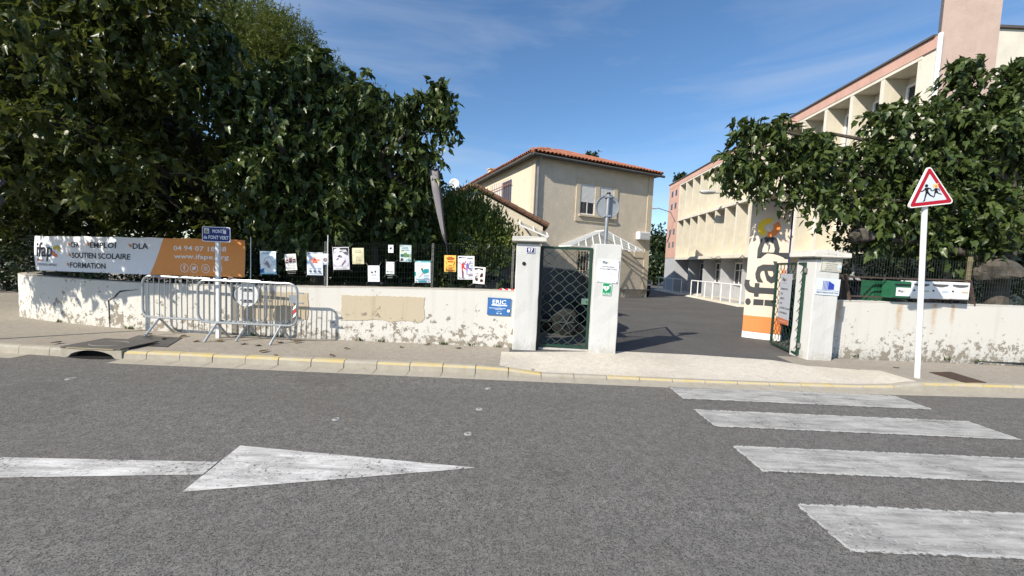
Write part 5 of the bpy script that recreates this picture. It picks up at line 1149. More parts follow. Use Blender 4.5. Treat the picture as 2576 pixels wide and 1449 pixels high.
# ---------------------------------------------------------------- handrails and ramps along the building
def BL(s_, out, z): return Vector((P0.x, P0.y, 0))+dd*s_+dn*out+Vector((0, 0, z))
def railing(label, s0, s1, out, z, slope_=0, n=6, group=None):
    t = thing('handrail', label, 'handrail', BL(s0, out, z), bang, group); Lr = s1-s0
    MB().tube([(0, 0, .95), (Lr, 0, .95+slope_)], .035, 8).build('rail', M_WHITEM, t, smooth=True)
    for k in range(n): x = Lr*k/(n-1); MB().tube([(x, 0, 0), (x, 0, .95+slope_*k/(n-1))], .03, 8).build('post', M_WHITEM, t, smooth=True)
railing('white tubular handrail of several posts along the building front', 7.6, 13.4, .75, .2, 0, 7)
railing('white tubular handrail by the dark shadow at the pink end of the building', 15.0, 19.6, .75, .2, 0, 4)
for (s0, s1) in ((7.2, 13.6), (14.8, 19.9)):
    s = MB(); vs = [BL(s0, 1.05, .12), BL(s1, 1.05, .12), BL(s1, -1.3, .12), BL(s0, -1.3, .12)]; top = [BL(s0+.3, .95, .22), BL(s1-.3, .95, .22), BL(s1-.3, -1.3, .22), BL(s0+.3, -1.3, .22)]
    s.add(vs+top, [(4, 5, 6, 7), (0, 1, 5, 4), (1, 2, 6, 5), (3, 0, 4, 7)]); tag(s.build('ramp', M_APRON), kind='structure')
M_BLUEP = plain('blue_paint', (.06, .28, .5), .6, 0, .2, 8)
for (s0, s1) in ((8.2, 9.2), (9.6, 10.8), (15.6, 18.2)):
    MB().add([BL(s0, .3, .226), BL(s1, .3, .226), BL(s1, .12, .226), BL(s0, .12, .226)], [(0, 1, 2, 3)]).build('painted_strip', M_BLUEP, bpy.data.objects['ramp'])
# lamp on the facade
lp = Q(1800, 486, 22.4); lm = thing('wall_lamp', 'grey street lamp on an arm reaching out from the finned facade', 'lamp', lp, 0)
root = BL(22.4-11.3, 0, lp.z-.15); r_ = root-lp; r_.z = -.15
MB().tube([(0, 0, 0), (r_.x*.5, r_.y*.5, .02), (r_.x, r_.y, -.15)], .028, 8).build('arm', M_GALV2, lm, smooth=True)
s = MB(); st_ = [(0, .05, .05), (-.12, .1, .09), (-.45, .14, .12), (-.75, .12, .10), (-.88, .04, .05)]; vs = []
for x, wy, hz_ in st_: vs += [(x, wy*1.5*math.cos(a), hz_*1.1*math.sin(a)+.04) for a in fr(0, 2*math.pi, 10)[:-1]]
s.add(vs, [(i*10+k, i*10+(k+1) % 10, (i+1)*10+(k+1) % 10, (i+1)*10+k) for i in range(4) for k in range(10)]); s.build('lamp_head', plain('lamp_grey', (.45, .46, .46), .5), lm, smooth=True); MB().box(-.7, -.2, -.09, .09, -.06, -.03).build('lens', plain('lamp_lens', (.6, .6, .55), .2), lm)
lq = Q(1656, 527, 29.5); l2 = thing('wall_lamp', 'small distant lamp on a curved arm fixed to the pink end wall', 'lamp', lq)
q_ = BL(18.9, .03, lq.z-.8)-lq; MB().tube([(-.3, 0, .05), (0, 0, .1), (q_.x*.7, q_.y*.7, -.1), (q_.x, q_.y, q_.z)], .03, 6).build('arm', M_GALV2, l2, smooth=True); MB().box(-.75, -.1, -.1, .1, .02, .14).build('lamp_head', bpy.data.materials['lamp_grey'], l2, bevel=.04)
# ---------------------------------------------------------------- cars
def car_mat(name, c):
    t = NT(name); t.col(tuple(x*.5 for x in c)); t.b.inputs['Coat Weight'].default_value = .0; t.b.inputs['Coat Roughness'].default_value = .04; return t.fin(.45, .0, .15)
M_TYRE = plain('tyre', (.02, .02, .02), .85); M_RIM = plain('alloy_rim', (.4, .41, .43), .3, .8, .1, 10); M_CGL = plain('car_glass', (.008, .009, .011), .12, 0, .2, 2, 0, 60, .25)
M_TAIL = plain('tail_red', (.35, .01, .015), .15, 0, .2, 30); M_CLEAR = plain('lamp_clear', (.5, .52, .58), .1, .2, .2, 30); M_TRIMB = plain('car_trim', (.015, .015, .017), .6)
def car(label, loc, rz, paint):
    t = thing('parked_car', label, 'car', loc, rz)
    # stations: x, half width, belt z, roof half width, roof z   (front is +x)
    ST = [(-2.02, .70, .80, .60, .84), (-1.98, .80, .92, .62, 1.0), (-1.86, .85, .98, .60, 1.34), (-1.55, .87, .98, .60, 1.50), (-.9, .88, .97, .62, 1.55), (-.1, .88, .96, .62, 1.54), (.45, .88, .95, .60, 1.42), (1.0, .87, .94, .62, 1.02), (1.35, .86, .90, .62, .95), (1.75, .83, .80, .58, .83), (2.0, .72, .66, .5, .68), (2.06, .6, .55, .45, .56)]
    vs = []; n = 12
    for x, hw_, bz, rw_, rz2 in ST:
        half = [(hw_*.86, .22), (hw_*.97, .34), (hw_, .58), (hw_*.985, bz), (rw_, rz2-.03), (rw_*.6, rz2)]
        ring = [(x, -y, z) for y, z in half]+[(x, y, z) for y, z in reversed(half)]; vs += ring
    fs = []; gf = []
    for i in range(len(ST)-1):
        for k in range(n):
            f = (i*n+k, i*n+(k+1) % n, (i+1)*n+(k+1) % n, (i+1)*n+k)
            cab = 2 <= i <= 6; side = k in (3, 7); ws_ = (i == 6 and k in (4, 5, 6)) or (i == 1 and k in (4, 5, 6))
            (gf if ((cab and side and i in (2, 3, 4, 5, 6)) or ws_) else fs).append(f)
    fs += [tuple(range(n)), tuple((len(ST)-1)*n+k for k in range(n))]
    MB().add(vs, fs).build('body', paint, t, smooth=True); MB().add(vs, gf).build('glazing', M_CGL, t, smooth=True)
    for x in (-.55, .32):
        for sy in (-1, 1): MB().bar((x, sy*.868, .96), (x-.03, sy*.63, 1.5), .05, .02).build('pillar', M_TRIMB, t)
    for sy in (-1, 1):
        MB().bar((-1.5, sy*.88, .33), (1.2, sy*.88, .33), .03, .05).build('sill_trim', M_TRIMB, t)
        MB().box(-2.0, -1.83, sy*.70-.14, sy*.70+.14, .74, .98).build('tail_light', M_TAIL, t, bevel=.04); MB().box(-2.035, -1.9, sy*.66-.1, sy*.66+.1, .62, .75).build('reverse_light', M_CLEAR, t, bevel=.03)
        MB().box(1.72, 1.98, sy*.62-.13, sy*.62+.13, .62, .76).build('headlight', M_CLEAR, t, bevel=.04)
        MB().box(.62, .80, sy*.98-.09, sy*.98+.09, .94, 1.08).build('mirror', M_TRIMB, t, bevel=.03)
        MB().box(-.75, -.6, sy*.885-.01, sy*.885+.01, .84, .87).build('handle', M_TRIMB, t); MB().box(.12, .27, sy*.885-.01, sy*.885+.01, .83, .86).build('handle', M_TRIMB, t)
    MB().box(-2.08, -1.9, -.75, .75, .34, .52).build('bumper', paint, t, bevel=.05); MB().box(1.85, 2.1, -.7, .7, .26, .46).build('bumper', M_TRIMB, t, bevel=.05); MB().box(-2.095, -2.07, -.26, .26, .42, .52).build('number_plate', ink((225, 225, 220)), t)
    for x in (-1.28, 1.3):
        for sy in (-1, 1):
            y0_, y1_ = sy*.70, sy*.895; wh = MB().tube([(x, y0_, .31), (x, y0_+(y1_-y0_)*.1, .31), (x, y0_+(y1_-y0_)*.9, .31), (x, y1_, .31)], [.27, .31, .31, .28], 22).build('wheel', M_TYRE, t, smooth=True)
            rm = MB(); rm.tube([(x, y1_-sy*.02, .31), (x, y1_+sy*.005, .31)], [.2, .19], 18)
            rm.build('rim', M_TRIMB, wh); s = MB()
            for k in range(6): a = math.pi*k/3; s.bar((x, y1_+sy*.012, .31), (x+.185*math.cos(a), y1_+sy*.012, .31+.185*math.sin(a)), .05, .012)
            s.build('spokes', M_RIM, wh)
    return t
cb = G(1440, 838)
car('very dark blue hatchback parked behind the closed lattice gate', (Q(1497, 760, 9.0).x-2.02, 9.55, .125), math.pi+.06, car_mat('paint_night_blue', (.006, .010, .022)))
car('dark green car parked behind the open lattice gate and mailbox rack', (Q(1992, 745, 10.2).x+2.0, 10.4, .125), 0.02, car_mat('paint_dark_green', (.008, .022, .018)))
q_ = G(1655, 750); car('black car in the shade at the corner of the beige house', (HB.x-.55, HB.y+2.2, .125), hang-1.9, car_mat('paint_black', (.008, .008, .009)))
# ---------------------------------------------------------------- foliage
def leaf_mat(name, c1, c2, rough=.38, trans=.25, yellow=None):
    t = NT(name); r1 = t.geo.outputs['Random Per Island']; r2 = t.node('ObjectInfo').outputs['Random']
    r = t.math('FRACT', t.math('ADD', r1, r2)); c = t.mix(r, c1, c2)
    if yellow: c = t.mix(t.ramp(r, .97, .98), c, yellow)
    n = t.noise(1.1, 3); c = t.mix(t.math('MULTIPLY', t.ramp(n, .4, .7), .4), c, tuple(x*.7 for x in c1)); t.col(c); t.fin(rough, 0, .35)
    tr_ = t.node('BsdfTranslucent'); mixs = t.node('MixShader'); mixs.inputs[0].default_value = trans
    bright = t.mix(.5, c, tuple(min(1, x*1.5) for x in c2)); t.l.new(bright, tr_.inputs[0]); t.l.new(t.b.outputs[0], mixs.inputs[1]); t.l.new(tr_.outputs[0], mixs.inputs[2]); t.l.new(mixs.outputs[0], t.out.inputs[0]); return t.m
M_LMUL = leaf_mat('mulberry_leaf', (.036, .06, .016), (.085, .118, .03), .36, .18, (.09, .10, .02))
M_LBIG = leaf_mat('dark_tree_leaf', (.038, .056, .012), (.10, .12, .022), .4, .28, (.16, .14, .02))
M_LPINE = leaf_mat('pine_needles', (.11, .15, .026), (.21, .24, .05), .6, .2)
M_LCYP = leaf_mat('conifer_spray', (.06, .10, .018), (.17, .20, .035), .6, .2)
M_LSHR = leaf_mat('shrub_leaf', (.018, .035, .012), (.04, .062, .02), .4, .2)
def bark(name, c):
    t = NT(name); n = t.noise(9, 7, .7, stretch=(1, 1, .45)); f = t.noise(30, 4); c_ = t.mix(t.ramp(n, .35, .68), tuple(x*.4 for x in c), c); t.col(c_); t.bump(n, .9, .03); return t.fin(.95, 0, .1)
M_BARK = bark('grey_bark', (.15, .13, .11)); M_BARKD = bark('dark_bark', (.06, .05, .04))
# templates: petiole at origin, blade along +Y, face up +Z
def half(s): return [(0, 0, 0), (s*.20, -.07, .05), (s*.35, .10, .10), (s*.30, .29, .08), (s*.34, .52, .03), (s*.19, .66, .0), (0, 1.16, -.2)]
T_PALM = (np.array(half(1)+half(-1)[1:6]), [(0, 1, 2, 3), (0, 3, 4, 5), (0, 5, 6), (0, 8, 7), (0, 9, 8), (0, 11, 10, 9)[:4], (0, 6, 11)])
T_PALM = (np.array(half(1)+half(-1)[1:6]), [(0, 1, 2, 3), (0, 3, 4, 5), (0, 5, 6), (0, 9, 8, 7), (0, 11, 10, 9), (0, 6, 11)])
T_DIAM = (np.array([(0, 0, 0), (.32, .42, .07), (0, 1, -.05), (-.32, .42, .07)]), [(0, 1, 2), (0, 2, 3)])
T_NEED = (np.array([(0, 0, 0), (.09, .5, .0), (0, 1, 0), (-.09, .5, 0), (0, .5, .09), (0, .5, -.09)]), [(0, 1, 2, 3), (0, 4, 2, 5)])
T_SPRAY = (np.array([(0, 0, 0), (.22, .35, .04), (.12, .7, 0), (0, 1.1, 0), (-.14, .65, 0), (-.2, .3, .04)]), [(0, 1, 2, 3), (0, 3, 4, 5)])
def norm(a): return a/np.maximum(np.linalg.norm(a, axis=1, keepdims=True), 1e-9)
def basis(d, up):
    y = norm(d); x = norm(np.cross(y, up)); z = np.cross(x, y); return x, y, z
def scatter(name, T, pos, d, up, sc, mat_, parent, kind='stuff'):
    tv, tf = T; n = len(pos); k = len(tv); x, y, z = basis(d, up)
    wx = sc[:, None, None]*(1+.15*rng.standard_normal((n, 1, 1)))
    V = pos[:, None, :]+wx*(tv[None, :, 0:1]*x[:, None, :])+sc[:, None, None]*(tv[None, :, 1:2]*y[:, None, :]+tv[None, :, 2:3]*z[:, None, :])
    me = bpy.data.meshes.new(name); ln = np.array([len(f) for f in tf]); flat = np.concatenate([np.array(f) for f in tf])
    nf = len(tf); li = (flat[None, :]+(np.arange(n)*k)[:, None]).ravel(); st = np.concatenate([[0], np.cumsum(np.tile(ln, n))[:-1]])
    me.vertices.add(n*k); me.vertices.foreach_set('co', V.astype(np.float32).ravel()); me.loops.add(len(li)); me.loops.foreach_set('vertex_index', li.astype(np.int32))
    me.polygons.add(nf*n); me.polygons.foreach_set('loop_start', st.astype(np.int32)); me.update(calc_edges=True); me.materials.append(mat_)
    o = bpy.data.objects.new(name, me); COL.objects.link(o); o.parent = parent
    if kind: o['kind'] = kind
    return o
def crown_points(blobs, dens, leaves, tl, droop, shell=.55):
    """twigs spread through the outer part of each blob, leaves along each twig"""
    P_, D_, U_ = [], [], []
    for (c, r) in blobs:
        c = np.array(c); r = np.array(r); n = max(6, int(dens*(r[0]*r[1]*r[2])**(2/3)))
        u = norm(rng.standard_normal((n, 3))); rad = 1-shell*rng.random((n, 1))**1.6; rad *= (1+.18*rng.standard_normal((n, 1)))
        p0 = c+u*rad*r; out = norm(u/r+.7*rng.standard_normal((n, 3))+np.array((0, 0, .15)))
        for i in range(leaves):
            t = (i+.3*rng.random((n, 1)))/leaves; q = p0+out*tl*t+np.array((0, 0, -1))*droop*tl*t*t
            dr = norm(out*.5+rng.standard_normal((n, 3))*.75+np.array((0, 0, -droop)))
            P_.append(q); D_.append(dr); U_.append(norm(u*.5+np.array((0, 0, 1.0))+.6*rng.standard_normal((n, 3))))
    return np.concatenate(P_), np.concatenate(D_), np.concatenate(U_)
def bpx(px, py, Y, rp, sy=1.0, sz=1.0):
    c = Q(px, py, Y); r = rp*Y/F; return ((c.x, c.y, c.z), (r, r*sy, r*sz))
def limb_path(a, b, n=6, wob=.12, sag=0):
    a = Vector(a); b = Vector(b); L_ = (b-a).length; pts = []
    for i in range(n+1):
        t = i/n; p = a+(b-a)*t; k = math.sin(math.pi*t)
        pts.append(p+Vector((random.uniform(-1, 1), random.uniform(-1, 1), random.uniform(-.6, .6)))*wob*k*L_*.5+Vector((0, 0, sag*k*L_)))
    return pts
def clumps(blobs, n=7, rr=.45, flat=.7):
    out = []
    for (c, r) in blobs:
        for _ in range(n):
            u = norm(rng.standard_normal((1, 3)))[0]; k = .78*rng.random()**.4; q = rr*(.7+.6*rng.random())
            out.append((tuple(np.array(c)+u*np.array(r)*k), (r[0]*q, r[1]*q, r[2]*q*flat)))
    return out
def tree(name, label, base, trunk_top, r0, blobs, leafT, mat_, dens, leaves, tl, size, droop, group=None, bk=None, cat='tree', trunk_pts=None, limbs=True, big=0, shell=.55, extra=()):
    bk = bk or M_BARK; t = thing(name, label, cat, base, group=group); b0 = Vector(base)
    tp_ = [Vector(p)-b0 for p in (trunk_pts or limb_path(base, trunk_top, 6, .08))]; n = len(tp_)
    tr_ = MB(); tr_.tube(tp_, [r0*(1.25 if i == 0 else 1-.45*i/(n-1)) for i in range(n)], 12); to = tr_.build('trunk', bk, t, smooth=True)
    if limbs:
        for (c, r) in blobs[::max(1, len(blobs)//14)]:
            k = random.randint(max(1, n//2), n-1); pth = limb_path(tp_[k], Vector(c)-b0, 6, .16, .05)
            MB().tube(pth, [r0*.28*(1-.82*i/6)+.006 for i in range(7)], 7).build('limb', bk, to, smooth=True)
    for pts, ra, rb_ in extra:
        m_ = len(pts); MB().tube([Vector(p)-b0 for p in pts], [ra+(rb_-ra)*i/(m_-1) for i in range(m_)], 10).build('limb', bk, to, smooth=True)
    P_, D_, U_ = crown_points(clumps(blobs) if leafT is T_PALM else blobs, dens, leaves, tl, droop, shell)
    P_ = P_-np.array(base); sc = size*(.65+.6*rng.random(len(P_)))
    if big:
        e = np.array((0, 0, CAMH))-np.array(base); dist = np.linalg.norm(P_-e, axis=1); idx = np.argsort(dist/sc); sel = np.zeros(len(P_), bool)
        # of the leaves that show largest, take those inside the frame
        Wp = P_+np.array(base)-np.array((0, 0, CAMH)); fx = Wp@np.array(RI); fz = Wp@np.array(fw); fyv = Wp@np.array(UP); ok = (np.abs(fx/fz) < 1.3) & (np.abs(fyv/fz) < .73) & (fz > 0)
        idx = [i for i in idx if ok[i]][:big]; sel[idx] = True
        co = scatter('crown', leafT, P_[~sel], D_[~sel], U_[~sel], sc[~sel], mat_, t)
        tv, tf = leafT; me = bpy.data.meshes.new('leaf'); me.from_pydata([tuple(v) for v in tv], [], tf); me.materials.append(mat_)
        x, y, z = basis(D_[sel], U_[sel])
        for i, (p, s_) in enumerate(zip(P_[sel], sc[sel])):
            o = bpy.data.objects.new('leaf', me); COL.objects.link(o); o.parent = co
            M_ = Matrix((x[i], y[i], z[i])).transposed().to_4x4() @ Matrix.Scale(float(s_), 4); M_.translation = Vector(p); o.matrix_local = M_
    else: scatter('crown', leafT, P_, D_, U_, sc, mat_, t)
    return t
def J(v, k): return v+random.uniform(-k, k)
# mulberry in front (left of centre)
Bl = [(520, 160, 7.6, 42), (548, 90, 7.7, 35), (560, 230, 7.7, 60), (640, 260, 8.0, 82), (720, 230, 8.3, 70), (800, 180, 8.3, 55), (790, 150, 8.3, 34), (835, 270, 8.2, 75), (700, 340, 8.0, 88), (620, 400, 7.9, 75), (780, 400, 8.2, 95), (700, 480, 8.0, 85), (800, 520, 8.2, 80), (870, 350, 8.4, 70), (880, 470, 8.3, 75), (850, 560, 8.0, 40), (720, 565, 7.8, 40), (650, 500, 8.0, 55), (775, 580, 7.9, 32), (690, 420, 7.6, 50), (900, 230, 8.5, 45)]
b0 = Q(801, 712, 8.5); tb_ = (b0.x, 8.5, .1)
tree('mulberry_tree', 'mulberry with large drooping leaves and pale limb behind the turquoise poster', tb_, None, .16, [bpx(a, b, Y, r*.93, 1.15, .95) for a, b, Y, r in Bl], T_PALM, M_LMUL, 200, 7, .36, .145, .95, 'mulberry trees', big=300,
     trunk_pts=[tb_, Q(802, 650, 8.5), Q(800, 560, 8.5), Q(790, 470, 8.4), Q(760, 410, 8.2)], extra=(([Q(775, 425, 8.2), Q(735, 395, 7.85), Q(712, 385, 7.6), Q(700, 350, 7.45), Q(692, 320, 7.4), Q(680, 270, 7.5)], .075, .03),))
Br = [(930, 270, 8.6, 52), (1000, 285, 8.6, 55), (1060, 265, 8.5, 42), (1102, 232, 8.5, 24), (1108, 300, 8.5, 26), (1000, 380, 8.6, 68), (1062, 380, 8.6, 38), (945, 400, 8.7, 60), (960, 500, 8.7, 72), (1040, 480, 8.8, 55), (1070, 440, 8.8, 40), (1010, 570, 8.7, 48), (1060, 560, 8.9, 50), (920, 580, 8.7, 50)]
b0 = Q(945, 715, 8.9); tb_ = (b0.x, 8.9, .1)
tree('mulberry_tree', 'mulberry with pale bent limb next to the feather flag', tb_, None, .13, [bpx(a, b, Y, r*.92, 1.1, .95) for a, b, Y, r in Br], T_PALM, M_LMUL, 200, 7, .36, .145, .95, 'mulberry trees', big=150,
     trunk_pts=[tb_, Q(940, 620, 8.9), Q(942, 520, 8.9), Q(948, 420, 8.8), Q(960, 395, 8.7)], extra=(([Q(955, 400, 8.7), Q(972, 378, 8.55), Q(996, 362, 8.4), Q(1012, 345, 8.4), Q(1040, 300, 8.5)], .07, .025),))
# big dark tree that leans over the street
Bt = []
for px in range(-120, 480, 80):
    for py in range(-90, 330, 80):
        Y = 6.6+1.6*max(0, py)/330+random.uniform(-.4, .8); Bt.append(bpx(J(px, 25), J(py, 25), Y, random.uniform(60, 85), 1.2, .75))
for px in range(-140, 640, 85):
    for py in range(330, 560, 75): Bt.append(bpx(J(px, 25), J(py, 20), 8.7+random.uniform(-.4, 1.3), random.uniform(60, 80), 1.2, .8))
for px in range(-100, 480, 110):
    for py in range(-80, 500, 110): Bt.append(bpx(px, py, 10.8, 95, 1.0, .9))
for X_o, Y_o, Z_o in ((-9.5, 5.2, 4.9), (-8, 5.0, 5.2), (-10.5, 6.3, 4.6), (-6.6, 5.6, 4.6), (-9, 6.3, 3.7), (-7.6, 6.3, 3.5), (-6.3, 6.5, 3.1), (-10.8, 7.2, 3.4), (-11.5, 5.6, 4.4)): Bt.append(((X_o, Y_o, Z_o), (.8, .6, .45)))
for k in range(9):
    X_o = -10.2+.62*k
    for z_o in (2.9, 3.5): Bt.append(((X_o-1.05*(z_o-1.6)+random.uniform(-.2, .2), 7.56-1.0*(z_o-1.6), z_o), (.55, .30, .24)))
b0 = (-6.9, 9.2, .1)
tree('broadleaf_tree', 'huge dark broadleaf tree overhanging the banner and the street corner', b0, (-7.2, 8.8, 4.2), .2, Bt, T_PALM, M_LBIG, 95, 7, .32, .12, .6, None, M_BARKD, big=150)
# pine behind
Bp = [bpx(a, b, 18+random.uniform(-1, 1.5), r, 1.1, .8) for a, b, r in ((560, 60, 60), (640, 75, 75), (720, 110, 70), (690, 180, 90), (790, 190, 62), (820, 260, 70), (750, 260, 90), (880, 270, 55), (930, 270, 42), (600, 160, 90), (860, 340, 80), (960, 330, 50))]
b0 = Q(760, 700, 18.5); b0 = (b0.x, 18.5, .1)
tree('pine_tree', 'tall yellow green umbrella pine rising behind the mulberries', b0, Q(730, 330, 18.5), .28, Bp, T_NEED, M_LPINE, 560, 9, .35, .17, -.1, None, M_BARKD, shell=.4)
# conifer hedge
Bc = [bpx(a, b+42, Y, r, 1, 1.0) for a, b, Y, r in ((1130, 500, 10.2, 36), (1175, 505, 10.2, 44), (1150, 580, 10, 60), (1215, 545, 10, 48), (1250, 590, 9.9, 46), (1205, 620, 9.8, 66), (1280, 640, 9.8, 42), (1150, 670, 9.9, 70), (1240, 690, 9.8, 66), (1290, 700, 9.8, 40), (1100, 620, 10.2, 60))]
b0 = Q(1200, 740, 10.2); b0 = (b0.x, 10.2, .1)
P_t = tree('conifer_hedge', 'yellow green conifer hedge clipped to a slope beside pillar 97', b0, (b0[0], 10.2, 2.2), .1, Bc, T_SPRAY, M_LCYP, 2900, 6, .2, .095, -1.3, None, M_BARKD, cat='hedge', shell=.35)
# shrubs behind the fences
SH = [(640, 660, 9.2, 60), (760, 668, 9.4, 60), (880, 668, 9.2, 62), (990, 672, 9.3, 60), (1090, 676, 9.2, 60), (1180, 690, 9.0, 50), (1262, 700, 8.9, 45)]
for i, (px, py, Y, r) in enumerate(SH):
    bl = [bpx(px+dx, py+dy, Y+random.uniform(-.2, .5), r*random.uniform(.6, .9)) for dx, dy in ((0, 0), (-40, 20), (40, 15), (0, -45), (25, 45), (-30, 50))]
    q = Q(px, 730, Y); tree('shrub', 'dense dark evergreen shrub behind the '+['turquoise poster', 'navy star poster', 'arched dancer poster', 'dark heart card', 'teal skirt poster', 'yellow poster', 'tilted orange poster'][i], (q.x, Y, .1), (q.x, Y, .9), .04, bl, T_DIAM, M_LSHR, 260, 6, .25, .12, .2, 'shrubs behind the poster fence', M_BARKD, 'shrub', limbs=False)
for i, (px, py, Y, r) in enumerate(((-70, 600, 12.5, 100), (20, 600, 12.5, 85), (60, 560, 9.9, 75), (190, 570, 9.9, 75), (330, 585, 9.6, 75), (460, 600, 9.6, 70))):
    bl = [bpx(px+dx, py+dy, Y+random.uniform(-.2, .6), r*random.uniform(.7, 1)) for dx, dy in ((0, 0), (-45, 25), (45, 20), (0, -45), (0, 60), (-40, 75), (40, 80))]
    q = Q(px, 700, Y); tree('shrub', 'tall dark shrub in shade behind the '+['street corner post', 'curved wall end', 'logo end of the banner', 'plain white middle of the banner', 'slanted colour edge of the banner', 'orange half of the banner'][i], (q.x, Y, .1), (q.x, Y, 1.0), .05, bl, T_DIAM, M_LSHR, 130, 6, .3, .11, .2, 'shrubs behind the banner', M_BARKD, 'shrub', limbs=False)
for i, (px, py, Y, r) in enumerate(((2185, 610, 10.7, 62), (2270, 600, 10.9, 80), (2400, 610, 10.8, 85), (2530, 620, 10.8, 90), (2660, 620, 10.8, 90))):  # shrubs added as dark fill, standing in for tree shade behind the fence
    bl = [bpx(px+dx, py+dy, Y+random.uniform(-.1, .3), r*random.uniform(.7, 1), .6) for dx, dy in ((0, 0), (-50, 25), (50, 20), (0, -45), (0, 60), (-40, 90), (40, 95))]
    q = Q(px, 770, Y); tree('shrub', 'added dark shrub filling in for shade behind the '+['green cabinet', 'warning sign post', 'white mailboxes', 'gnarled mulberry trunk', 'plain fence past the gnarled mulberry'][i], (q.x, Y, .1), (q.x, Y, 1.2), .05, bl, T_DIAM, M_LSHR, 130, 6, .3, .12, .2, 'added dark shrubs behind the mailboxes', M_BARKD, 'shrub', limbs=False)
# right mulberry
B5 = [(2012, 420, 8.9, 50), (2025, 370, 8.9, 36), (1840, 455, 8.9, 32), (1880, 350, 8.9, 38), (1935, 350, 8.8, 48), (1895, 480, 8.9, 42), (1900, 568, 8.7, 26), (1960, 430, 8.9, 62), (1985, 545, 8.7, 48), (2060, 400, 8.9, 62), (2060, 500, 8.8, 72), (2100, 585, 8.7, 45), (2150, 420, 9.0, 72), (2170, 520, 9.0, 80), (2215, 590, 8.9, 55), (2240, 290, 8.9, 34), (2230, 370, 9.0, 60), (2300, 300, 9.0, 48), (2290, 420, 9.1, 82), (2310, 520, 9.2, 92), (2380, 330, 9.0, 66), (2400, 430, 9.2, 92), (2425, 175, 8.9, 34), (2430, 240, 9.0, 48), (2450, 520, 9.3, 95), (2470, 330, 9.1, 62), (2540, 250, 9.0, 56), (2560, 180, 9.0, 30), (2560, 380, 9.2, 92), (2570, 500, 9.4, 90), (2330, 600, 9.0, 48), (2440, 610, 9.3, 50), (2660, 300, 9.2, 110), (2680, 460, 9.4, 120), (2780, 400, 9.3, 120)]
b0 = Q(2512, 772, 9.4); tb_ = (b0.x, 9.4, .1)
T5 = tree('mulberry_tree', 'gnarled mulberry spreading over the mailboxes and totem', tb_, None, .23, [bpx(a, b-((48 if b > 430 else 24) if a < 2010 else 22 if a < 2240 else 4), Y, r*(.85 if a < 2240 else .97), 1.1, .9) for a, b, Y, r in B5 if (a, b) not in ((1985, 545), (2100, 585), (1900, 568))], T_PALM, M_LMUL, 240, 7, .36, .145, .9, 'mulberry trees', big=300,
     trunk_pts=[tb_, Q(2505, 740, 9.35), Q(2515, 690, 9.3), Q(2535, 620, 9.3), Q(2550, 560, 9.3), Q(2562, 480, 9.2)],
     extra=(([Q(2520, 680, 9.3), Q(2440, 640, 9.2), Q(2320, 610, 9.1), Q(2220, 600, 9.0), Q(2160, 590, 9.0), Q(2150, 540, 8.9), Q(2140, 500, 8.9), Q(2128, 440, 8.9)], .11, .04), ([Q(2562, 490, 9.2), Q(2480, 400, 9.1), Q(2440, 300, 9.0), Q(2428, 200, 9.0)], .10, .02), ([Q(2350, 615, 9.1), Q(2330, 500, 9.0), Q(2300, 400, 9.0), Q(2250, 330, 8.9)], .07, .02)))
def burl(px, py, Y, rp, k=1):
    c = Q(px, py, Y)-Vector(tb_); s = MB(); n, m_ = 14, 9; vs = []
    for j in range(m_+1):
        for i in range(n):
            th = math.pi*j/m_; ph = 2*math.pi*i/n; r = rp*Y/F*(1+.16*math.sin(3*ph+2*th)+.10*math.sin(5*th+ph*2)+random.uniform(-.06, .06)); vs.append((c.x+r*1.3*math.sin(th)*math.cos(ph), c.y+r*math.sin(th)*math.sin(ph), c.z+r*.85*math.cos(th)))
    s.add(vs, [(j*n+i, j*n+(i+1) % n, (j+1)*n+(i+1) % n, (j+1)*n+i) for j in range(m_) for i in range(n)]); s.build('burl', bark('pale_burl', (.16, .14, .12)) if 'pale_burl' not in bpy.data.materials else bpy.data.materials['pale_burl'], T5, smooth=True)
burl(2508, 678, 9.0, 34); burl(2478, 690, 9.05, 22); burl(2165, 592, 8.85, 22); burl(2540, 590, 9.1, 22)
# distant trees
def far_tree(px, py, Y, r, label, grp=None):
    bl = [bpx(px+random.uniform(-.6, .6)*r, py+random.uniform(-.5, .6)*r, Y+random.uniform(-.5, .5), r*random.uniform(.5, .8)) for _ in range(7)]
    q = Q(px, 720, Y); tree('background_tree', label, (q.x, Y, .1), Q(px, py, Y), .18, bl, T_DIAM, M_LSHR, 60, 6, .5, .34, .2, grp, M_BARKD, limbs=False)
far_tree(1652, 610, 44, 42, 'dark tree in the gap between the house and the finned building')
far_tree(1646, 680, 40, 36, 'low bush in the gap between the house and the finned building')
far_tree(1490, 402, 42, 16, 'treetop peeping over the ridge of the tiled roof'); far_tree(1712, 446, 60, 14, 'treetop peeping over the roof of the finned building')
BK_ = [(640, 420, 13.5, 120), (780, 460, 13, 120), (900, 480, 13, 110), (1010, 520, 13, 100), (560, 480, 13.5, 90), (700, 610, 12.5, 90), (850, 620, 12.5, 90), (990, 640, 12.5, 90), (400, 400, 13.5, 130), (250, 380, 13.5, 130), (100, 380, 13.5, 130), (-60, 380, 13.5, 130)]
for i, (px, py, Y, r) in enumerate(BK_):
    bl = [bpx(px+random.uniform(-.7, .7)*r, py+random.uniform(-.6, .7)*r, Y+random.uniform(-.5, .5), r*random.uniform(.5, .75)) for _ in range(8)]
    q = Q(px, 720, Y); tree('garden_tree', 'dark garden tree hidden in shade behind the front trees', (q.x, Y, .1), Q(px, py, Y), .14, bl, T_DIAM, M_LSHR, 95, 6, .4, .24, .3, 'dark trees deep in the garden', M_BARKD, limbs=False)
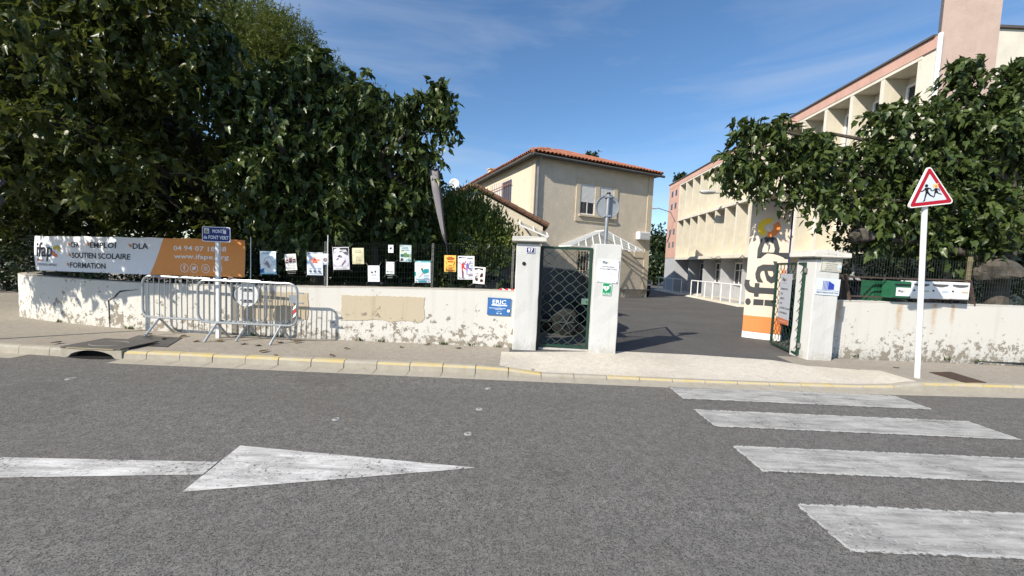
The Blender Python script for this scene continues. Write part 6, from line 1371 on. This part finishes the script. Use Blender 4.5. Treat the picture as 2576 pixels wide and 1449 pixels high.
for i, (px, py, Y, r) in enumerate(((560, 590, 26, 60),)): far_tree(px, py, Y, r, 'small distant tree seen in the gap above the street name plate')
# fallen leaves, ivy on the wall end
me = bpy.data.meshes.new('fallen_leaf'); me.from_pydata([tuple(v) for v in T_PALM[0]], [], T_PALM[1]); me.materials.append(plain('dry_leaf', (.13, .085, .035), .8, 0, .4, 6))
for px, py in ((870, 878), (835, 896), (700, 862), (645, 870), (740, 862), (560, 858), (610, 866), (470, 845), (420, 852), (1080, 866), (1150, 876), (380, 842), (655, 886), (690, 893), (240, 858), (150, 862), (1010, 872), (500, 858), (2255, 925)):
    q = G(px, py, .13); o = bpy.data.objects.new('fallen_leaf', me); COL.objects.link(o); o.location = (q.x, q.y, .135); o.rotation_euler = (random.uniform(-.3, .3), random.uniform(-.3, .3), random.uniform(0, 6.3)); sc_ = random.uniform(.08, .14); o.scale = (sc_, sc_, sc_); tag(o, 'dry brown fallen leaf lying on the pavement', 'leaf', 'fallen leaves on the pavement')
iv, nn_ = wall_pt(225, 700); bl = [((iv.x+dx, iv.y+.12, wall_top(iv.x)+.05), (.16, .1, .07)) for dx in (-.35, -.15, .05, .25)]
tree('ivy_clump', 'clump of ivy leaves on the wall top under the banner', (iv.x, iv.y+.12, wall_top(iv.x)), (iv.x, iv.y+.12, wall_top(iv.x)+.1), .01, bl, T_DIAM, leaf_mat('ivy_leaf', (.06, .09, .03), (.12, .15, .06)), 260, 4, .08, .06, .2, None, M_BARKD, 'plant', limbs=False)

# weeds at the wall foot
for i, px in enumerate((150, 330, 640, 700, 905, 960, 1120, 1190, 1255, 2150, 2390, 2470)):
    if px < 1300: w_, n_ = wall_pt(px, 760); c = Vector((w_.x, w_.y, .12))+n_*.03; c.z = .12
    else: q = Q(px, 880, 7.83); c = Vector((q.x, 7.80+.03*(q.x-6.4)*.6, .12))
    k = random.randint(7, 14); pos = np.array([(random.uniform(-.07, .07), random.uniform(-.02, .02), 0) for _ in range(k)]); dr = norm(np.array([(random.uniform(-.7, .7), random.uniform(-.7, .2), 1) for _ in range(k)])); upv = norm(rng.standard_normal((k, 3)))
    o = scatter('weed', T_SPRAY, pos, dr, upv, np.array([random.uniform(.03, .09) for _ in range(k)]), bpy.data.materials['ivy_leaf'], None, None); o.location = c
    tag(o, 'small weed tuft growing at the foot of the white wall', 'weed', 'weeds along the wall foot')
